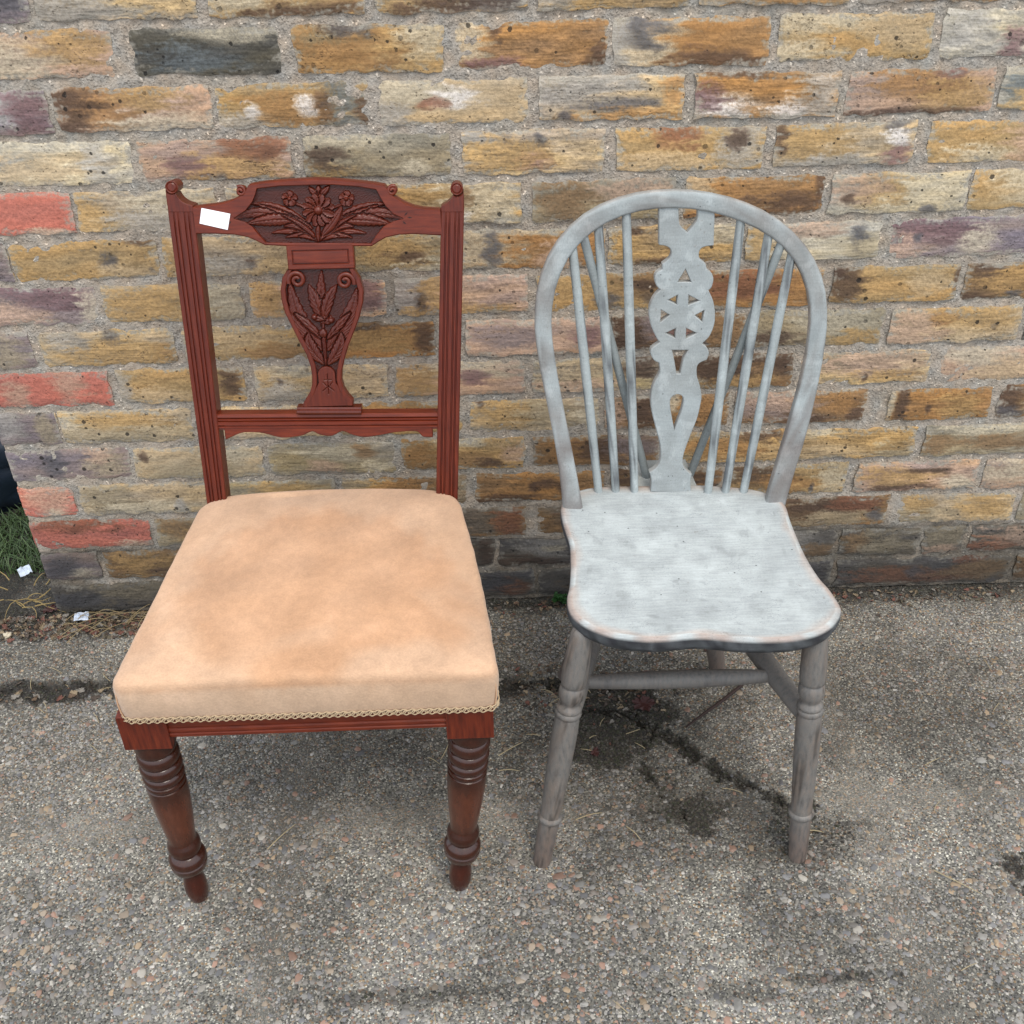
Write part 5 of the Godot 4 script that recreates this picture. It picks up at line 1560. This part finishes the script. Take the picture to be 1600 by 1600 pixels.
# ---- loose things on the ground
func blade(t: PackedVector3Array, at: Vector3, dir: Vector3, h: float, w: float) -> void:
	var s := dir.cross(Vector3.UP).normalized() * w
	var prev := at
	var d := Vector3.UP + dir * 0.3
	for k in 3:
		var n := prev + d.normalized() * h / 3.0
		var f0 := 1.0 - k / 3.0
		var f1 := 1.0 - (k + 1) / 3.0
		quad(t, prev - s * f0, prev + s * f0, n + s * f1, n - s * f1)
		prev = n
		d += dir * 0.55

func straw(t: PackedVector3Array, at: Vector3, len: float, ang: float, rad: float, lift := 0.004) -> void:
	var pts := PackedVector3Array()
	var bend := rng.randf_range(-0.5, 0.5)
	var p := at - Vector3(cos(ang), 0, sin(ang)) * len * 0.5
	for k in 6:
		pts.append(p + Vector3(0, lift * sin(k / 5.0 * PI) + rad, 0))
		var a := ang + bend * (k / 5.0 - 0.5)
		p += Vector3(cos(a), 0, sin(a)) * len / 5.0
	tube(t, pts, [rad, rad, rad, rad * 0.9, rad * 0.8, rad * 0.5], 5)

func leaf_mesh(lobes: int, curl: float, sd: int) -> ArrayMesh:
	var t := PackedVector3Array()
	var n := 36
	var nz := noise(sd, 0.8, 2)
	var at := func(a: float, f: float, dy: float) -> Vector3:
		var r := 0.55 + 0.45 * pow(absf(cos(a * lobes * 0.5)), 0.7) + 0.12 * sin(a * 11.0)
		var p := Vector3(cos(a), 0, sin(a)) * r * f
		p.y = curl * f * f * (0.5 + nz.get_noise_2d(p.x * 2.0, p.z * 2.0) * 1.2) + dy
		return p
	for i in n:
		var a0 := TAU * i / n
		var a1 := TAU * (i + 1) / n
		for k in 3:
			quad(t, at.call(a0, k / 3.0, 0.0), at.call(a0, (k + 1) / 3.0, 0.0), at.call(a1, (k + 1) / 3.0, 0.0), at.call(a1, k / 3.0, 0.0))
	return soup_mesh(t, 60.0, null, Vector3.UP)

func sheet_mesh(w: float, d: float, sd: int) -> ArrayMesh:   # a crumpled scrap
	var nz := noise(sd, 0.9, 2)
	var t := PackedVector3Array()
	var at := func(i: int, j: int) -> Vector3: return Vector3((i / 6.0 - 0.5) * w, absf(nz.get_noise_2d(i * 0.7, j * 0.7)) * w * 0.5 + 0.001, (j / 4.0 - 0.5) * d * (1.0 + 0.15 * nz.get_noise_1d(i)))
	for i in 6:
		for j in 4: quad(t, at.call(i, j), at.call(i + 1, j), at.call(i + 1, j + 1), at.call(i, j + 1))
	return soup_mesh(t, 40.0, null, Vector3.UP)

func loose_things() -> void:
	var gy := func(x: float, z: float) -> float: return ground_y(x, z, dirt_at(x, z))
	# a stuffed dark bag beyond the end of the wall
	var t := PackedVector3Array()
	var nz := noise(91, 3.0, 4)
	var fold := noise(92, 2.2, 2)
	var list := []
	for j in 33:
		var f := j / 32.0
		var ring := PackedVector3Array()
		for i in 64:
			var a := TAU * i / 64
			var r := pow(sin(PI * clampf(f * 0.62 + 0.33, 0, 1)), 0.6)
			r *= 0.29 * (1.0 + 0.05 * fold.get_noise_2d(cos(a) * 1.5, sin(a) * 1.5 + f))
			var crease := absf(sin(f * 21.0 + 1.6 * fold.get_noise_2d(cos(a) + 4.0, sin(a)) * 3.0))
			r -= 0.012 * pow(1.0 - crease, 3.0)
			r += 0.008 * nz.get_noise_3d(cos(a), f * 2.0, sin(a))
			ring.append(Vector3(-0.41 + cos(a) * r, -0.004 + f * 0.42, -0.50 + sin(a) * r))
		list.append(ring)
	rings(t, list)
	var bag := put("stuffed_bag", soup_mesh(t, 70.0), mat(Color(0.11, 0.15, 0.20), 0.36))
	tag(bag, "dark navy stuffed bag lying on the grass past the wall end", "bag")
	# grass beside it
	var places := []
	var tints := []
	var bt := PackedVector3Array()
	blade(bt, Vector3.ZERO, Vector3(0, 0, 1), 1.0, 0.035)
	var bm := soup_mesh(bt, 70.0, null, Vector3.BACK)
	for i in 9000:
		var x := rng.randf_range(-2.2, 0.0)
		var z := rng.randf_range(-2.4, -0.11)
		if rng.randf() < 0.35:
			x = rng.randf_range(-0.32, 0.0)
			z = rng.randf_range(-0.42, -0.13)
		if Vector2(x + 0.41, z + 0.50).length() < 0.285: continue
		if x > -0.005 - maxf(0, -0.2 - z) * 0.02: continue
		var s := rng.randf_range(0.018, 0.045)
		places.append(Transform3D(Basis(Vector3.UP, rng.randf() * TAU) * Basis(Vector3.RIGHT, rng.randf_range(-0.3, 0.6)) * Basis.from_scale(Vector3(s * 1.4, s, s)), Vector3(x, -0.003, z)))
		tints.append(Color(0.02, 0.045, 0.012).lerp(Color(0.06, 0.10, 0.03), rng.randf()))
	var gm := mat(Color.WHITE, 0.6)
	gm.vertex_color_use_as_albedo = true
	gm.backlight_enabled = true; gm.backlight = Color(0.05, 0.08, 0.02)
	scatter("grass", bm, places, tints, gm, "short dark green grass beyond the broken end of the brick wall", "grass")
	# crumbs, husks and brown leaf scraps blown against the foot of the wall
	places = []
	tints = []
	var bits := leaf_mesh(3, 0.5, 95)
	for i in 1500:
		var x := rng.randf_range(-0.15, 2.1)
		var z := absf(rng.randfn(0.0, 0.022)) + 0.004
		if rng.randf() < 0.26:
			x = rng.randf_range(-0.12, 0.26)
			z = rng.randf_range(0.0, 0.07)
		elif rng.randf() < 0.22:
			x = 1.0 + rng.randfn(0.0, 0.07)
			z = 0.26 + rng.randfn(0.0, 0.04)
		elif rng.randf() < 0.2:
			x = rng.randf_range(-0.1, 1.05)
			z = 0.205 + rng.randfn(0.0, 0.015)
		var s := rng.randf_range(0.0012, 0.0042 if x > 0.3 else 0.0055)
		places.append(Transform3D(Basis(Vector3.UP, rng.randf() * TAU) * Basis(Vector3.RIGHT, rng.randf_range(-0.8, 0.8)) * Basis.from_scale(Vector3(s * 1.7, s, s)), Vector3(x, gy.call(x, z) + 0.002, z)))
		tints.append([Color(0.10, 0.065, 0.04), Color(0.13, 0.055, 0.04), Color(0.22, 0.17, 0.11), Color(0.06, 0.045, 0.035), Color(0.17, 0.155, 0.135), Color(0.09, 0.075, 0.05)][rng.randi() % 6])
	var lm := mat(Color.WHITE, 0.85)
	lm.vertex_color_use_as_albedo = true
	scatter("leaf_litter", bits, places, tints, lm, "brown crumbs and leaf scraps gathered along the foot of the wall", "litter")
	# a loose heap of dry stems at the corner
	t = PackedVector3Array()
	for i in 46:
		var x := rng.randf_range(0.03, 0.27)
		var z := rng.randf_range(0.005, 0.06)
		straw(t, Vector3(x, gy.call(x, z) + rng.randf_range(0.002, 0.014), z), rng.randf_range(0.03, 0.09), rng.randf_range(-0.9, 0.6), 0.0006, rng.randf_range(0.002, 0.016))
	tag(put("dry_stem_heap", soup_mesh(t, 70.0), mat(Color(0.50, 0.44, 0.32), 0.85)), "tangle of pale dry stems against the wall foot left of the upholstered chair", "dry stems", "", "stuff")
	# dead plant with forked stems beyond the corner
	var dp := thing("dead_plant", Vector3(-0.055, 0, -0.045))
	tag(dp, "dead straw coloured plant with forked stems beside the wall corner", "plant")
	for i in 17:
		var tt := PackedVector3Array()
		var a := rng.randf_range(-3.3, 0.5)
		var l := rng.randf_range(0.05, 0.12)
		var d := Vector3(cos(a) * 0.8, rng.randf_range(0.1, 0.7), sin(a) * 0.55)
		var p := Vector3(rng.randf_range(-0.022, 0.018), 0.006, rng.randf_range(0.0, 0.03))
		if i > 9: p += d * rng.randf_range(0.02, 0.06)   # side shoots
		var pts := PackedVector3Array()
		for k in 6:
			pts.append(p)
			d += Vector3(rng.randf_range(-0.35, 0.35), -0.16 + rng.randf_range(-0.15, 0.15), rng.randf_range(-0.3, 0.3))
			p += d * l / 6.0
			p.y = maxf(p.y, 0.003)
		tube(tt, pts, [0.0012, 0.0011, 0.0009, 0.0008, 0.0006, 0.0003], 5)
		put("stem", soup_mesh(tt, 70.0), mat(Color(0.50, 0.43, 0.27), 0.8), dp)
	# scraps of paper, a white stone, red leaves, a twig, a weed
	var paper := mat(Color(0.72, 0.76, 0.82), 0.7)
	var s1 := put("paper_scrap", sheet_mesh(0.027, 0.016, 96), paper)
	s1.position = Vector3(0.048, gy.call(0.048, 0.012) + 0.006, 0.012); s1.rotation = Vector3(0.5, 0.1, 0)
	tag(s1, "torn white paper scrap at the wall foot by the dry stems", "paper")
	var s2 := put("paper_scrap", sheet_mesh(0.024, 0.018, 97), paper)
	s2.position = Vector3(-0.094, 0.016, -0.115); s2.rotation = Vector3(0.6, 0.6, 0.1)
	tag(s2, "crumpled white scrap lying in the grass past the wall", "paper")
	var ws := put("white_pebble", pebble_mesh(98, 2), mat(Color(0.66, 0.62, 0.54), 0.6))
	ws.scale = Vector3(0.0075, 0.005, 0.006); ws.position = Vector3(-0.077, gy.call(-0.077, 0.056) + 0.004, 0.056)
	tag(ws, "single smooth white pebble on the dark soil near the wall corner", "pebble")
	var rm := mat(Color(0.19, 0.045, 0.028), 0.6)
	var spots := [[1.078, 0.283, 0.021, "bright red brown dead leaf under the grey wheelback chair"], [0.985, 0.385, 0.010, "small dark red leaf beside the left front leg of the grey chair"], [0.198, 0.006, 0.013, "reddish brown leaf caught in dry stems beside the upholstered chair"], [-0.018, -0.012, 0.016, "curled russet leaf at the bottom corner of the wall"], [1.215, 0.155, 0.013, "thin brown leaf on the concrete behind the grey chair"]]
	for i in spots.size():
		var q: Array = spots[i]
		var lf := put("fallen_leaf", leaf_mesh(5 if i == 0 else 3, 0.45, 100 + i), rm if i != 4 else mat(Color(0.20, 0.08, 0.04), 0.7))
		lf.position = Vector3(q[0], gy.call(q[0], q[1]) + 0.004, q[1])
		lf.scale = Vector3(q[2], q[2] * 0.6, q[2] * 0.75)
		lf.rotation = Vector3(0.15, i * 1.3, 0.1)
		tag(lf, q[3], "leaf")
	t = PackedVector3Array()
	tube(t, PackedVector3Array([Vector3(1.142, gy.call(1.142, 0.338) + 0.004, 0.338), Vector3(1.178, 0.006, 0.312), Vector3(1.205, 0.006, 0.291), Vector3(1.250, 0.005, 0.252), Vector3(1.275, 0.004, 0.226)]), [0.0016, 0.0026, 0.0030, 0.0030, 0.0022], 8)
	tag(put("brown_twig", soup_mesh(t, 70.0), mat(Color(0.13, 0.065, 0.045), 0.8)), "straight dark brown twig lying under the grey wheelback chair", "twig")
	var weed := thing("green_weed", Vector3(0.953, 0, 0.013))
	tag(weed, "tiny bright green weed growing at the foot of the wall", "weed")
	var wm := mat(Color(0.07, 0.24, 0.03), 0.6)
	wm.backlight_enabled = true; wm.backlight = Color(0.06, 0.15, 0.02)
	for i in 16:
		var lf2 := put("leaf", leaf_mesh(2, 0.6, 120), wm, weed)
		lf2.position = Vector3(rng.randf_range(-0.013, 0.013), 0.004 + rng.randf() * 0.022, rng.randf_range(-0.006, 0.012))
		lf2.scale = Vector3.ONE * rng.randf_range(0.004, 0.0075)
		lf2.rotation = Vector3(rng.randf_range(-0.2, 1.0), rng.randf() * TAU, rng.randf_range(-0.5, 0.5))
	# dry straws strewn on the concrete, one by one
	var sm := mat(Color(0.56, 0.51, 0.40), 0.8)
	var fixed := [[0.490, 0.531, 0.058, -0.90, "long pale straw on the concrete between the upholstered chair's front legs"], [0.738, 0.368, 0.05, 1.95, "forked looking straw lying just behind the right mahogany front leg"], [0.846, 0.372, 0.05, -0.62, "curved straw right of the upholstered chair's right front leg"], [0.843, 0.418, 0.034, 0.05, "short straw lying flat between the two chairs"], [0.963, 0.513, 0.043, -0.28, "straight straw beside the left front foot of the grey chair"], [1.029, 0.550, 0.034, 0.95, "bent straw between the front legs of the grey chair"], [1.300, 0.560, 0.034, 0.08, "straw touching the right front foot of the grey chair"], [1.49, 0.655, 0.07, 0.62, "long thin straw near the right edge of the pavement"]]
	for q in fixed:
		t = PackedVector3Array()
		straw(t, Vector3(q[0], gy.call(q[0], q[1]) + 0.0015, q[1]), q[2], q[3], 0.0009)
		tag(put("dry_straw", soup_mesh(t, 70.0), sm), q[4], "straw", "dry straws strewn on the concrete")
	for i in 54:
		var x := rng.randf_range(-0.05, 1.7)
		var z := rng.randf_range(0.1, 0.85)
		if i < 20:
			x = rng.randf_range(0.72, 1.1)
			z = rng.randf_range(0.18, 0.42)
		elif i < 28:
			x = rng.randf_range(-0.05, 0.2)
			z = rng.randf_range(0.15, 0.3)
		t = PackedVector3Array()
		straw(t, Vector3(x, gy.call(x, z) + 0.0012, z), rng.randf_range(0.012, 0.034), rng.randf() * TAU, 0.00065, 0.002)
		tag(put("dry_straw", soup_mesh(t, 70.0), sm), "tiny pale straw fragment lying loose on the pebbly concrete", "straw", "dry straws strewn on the concrete")
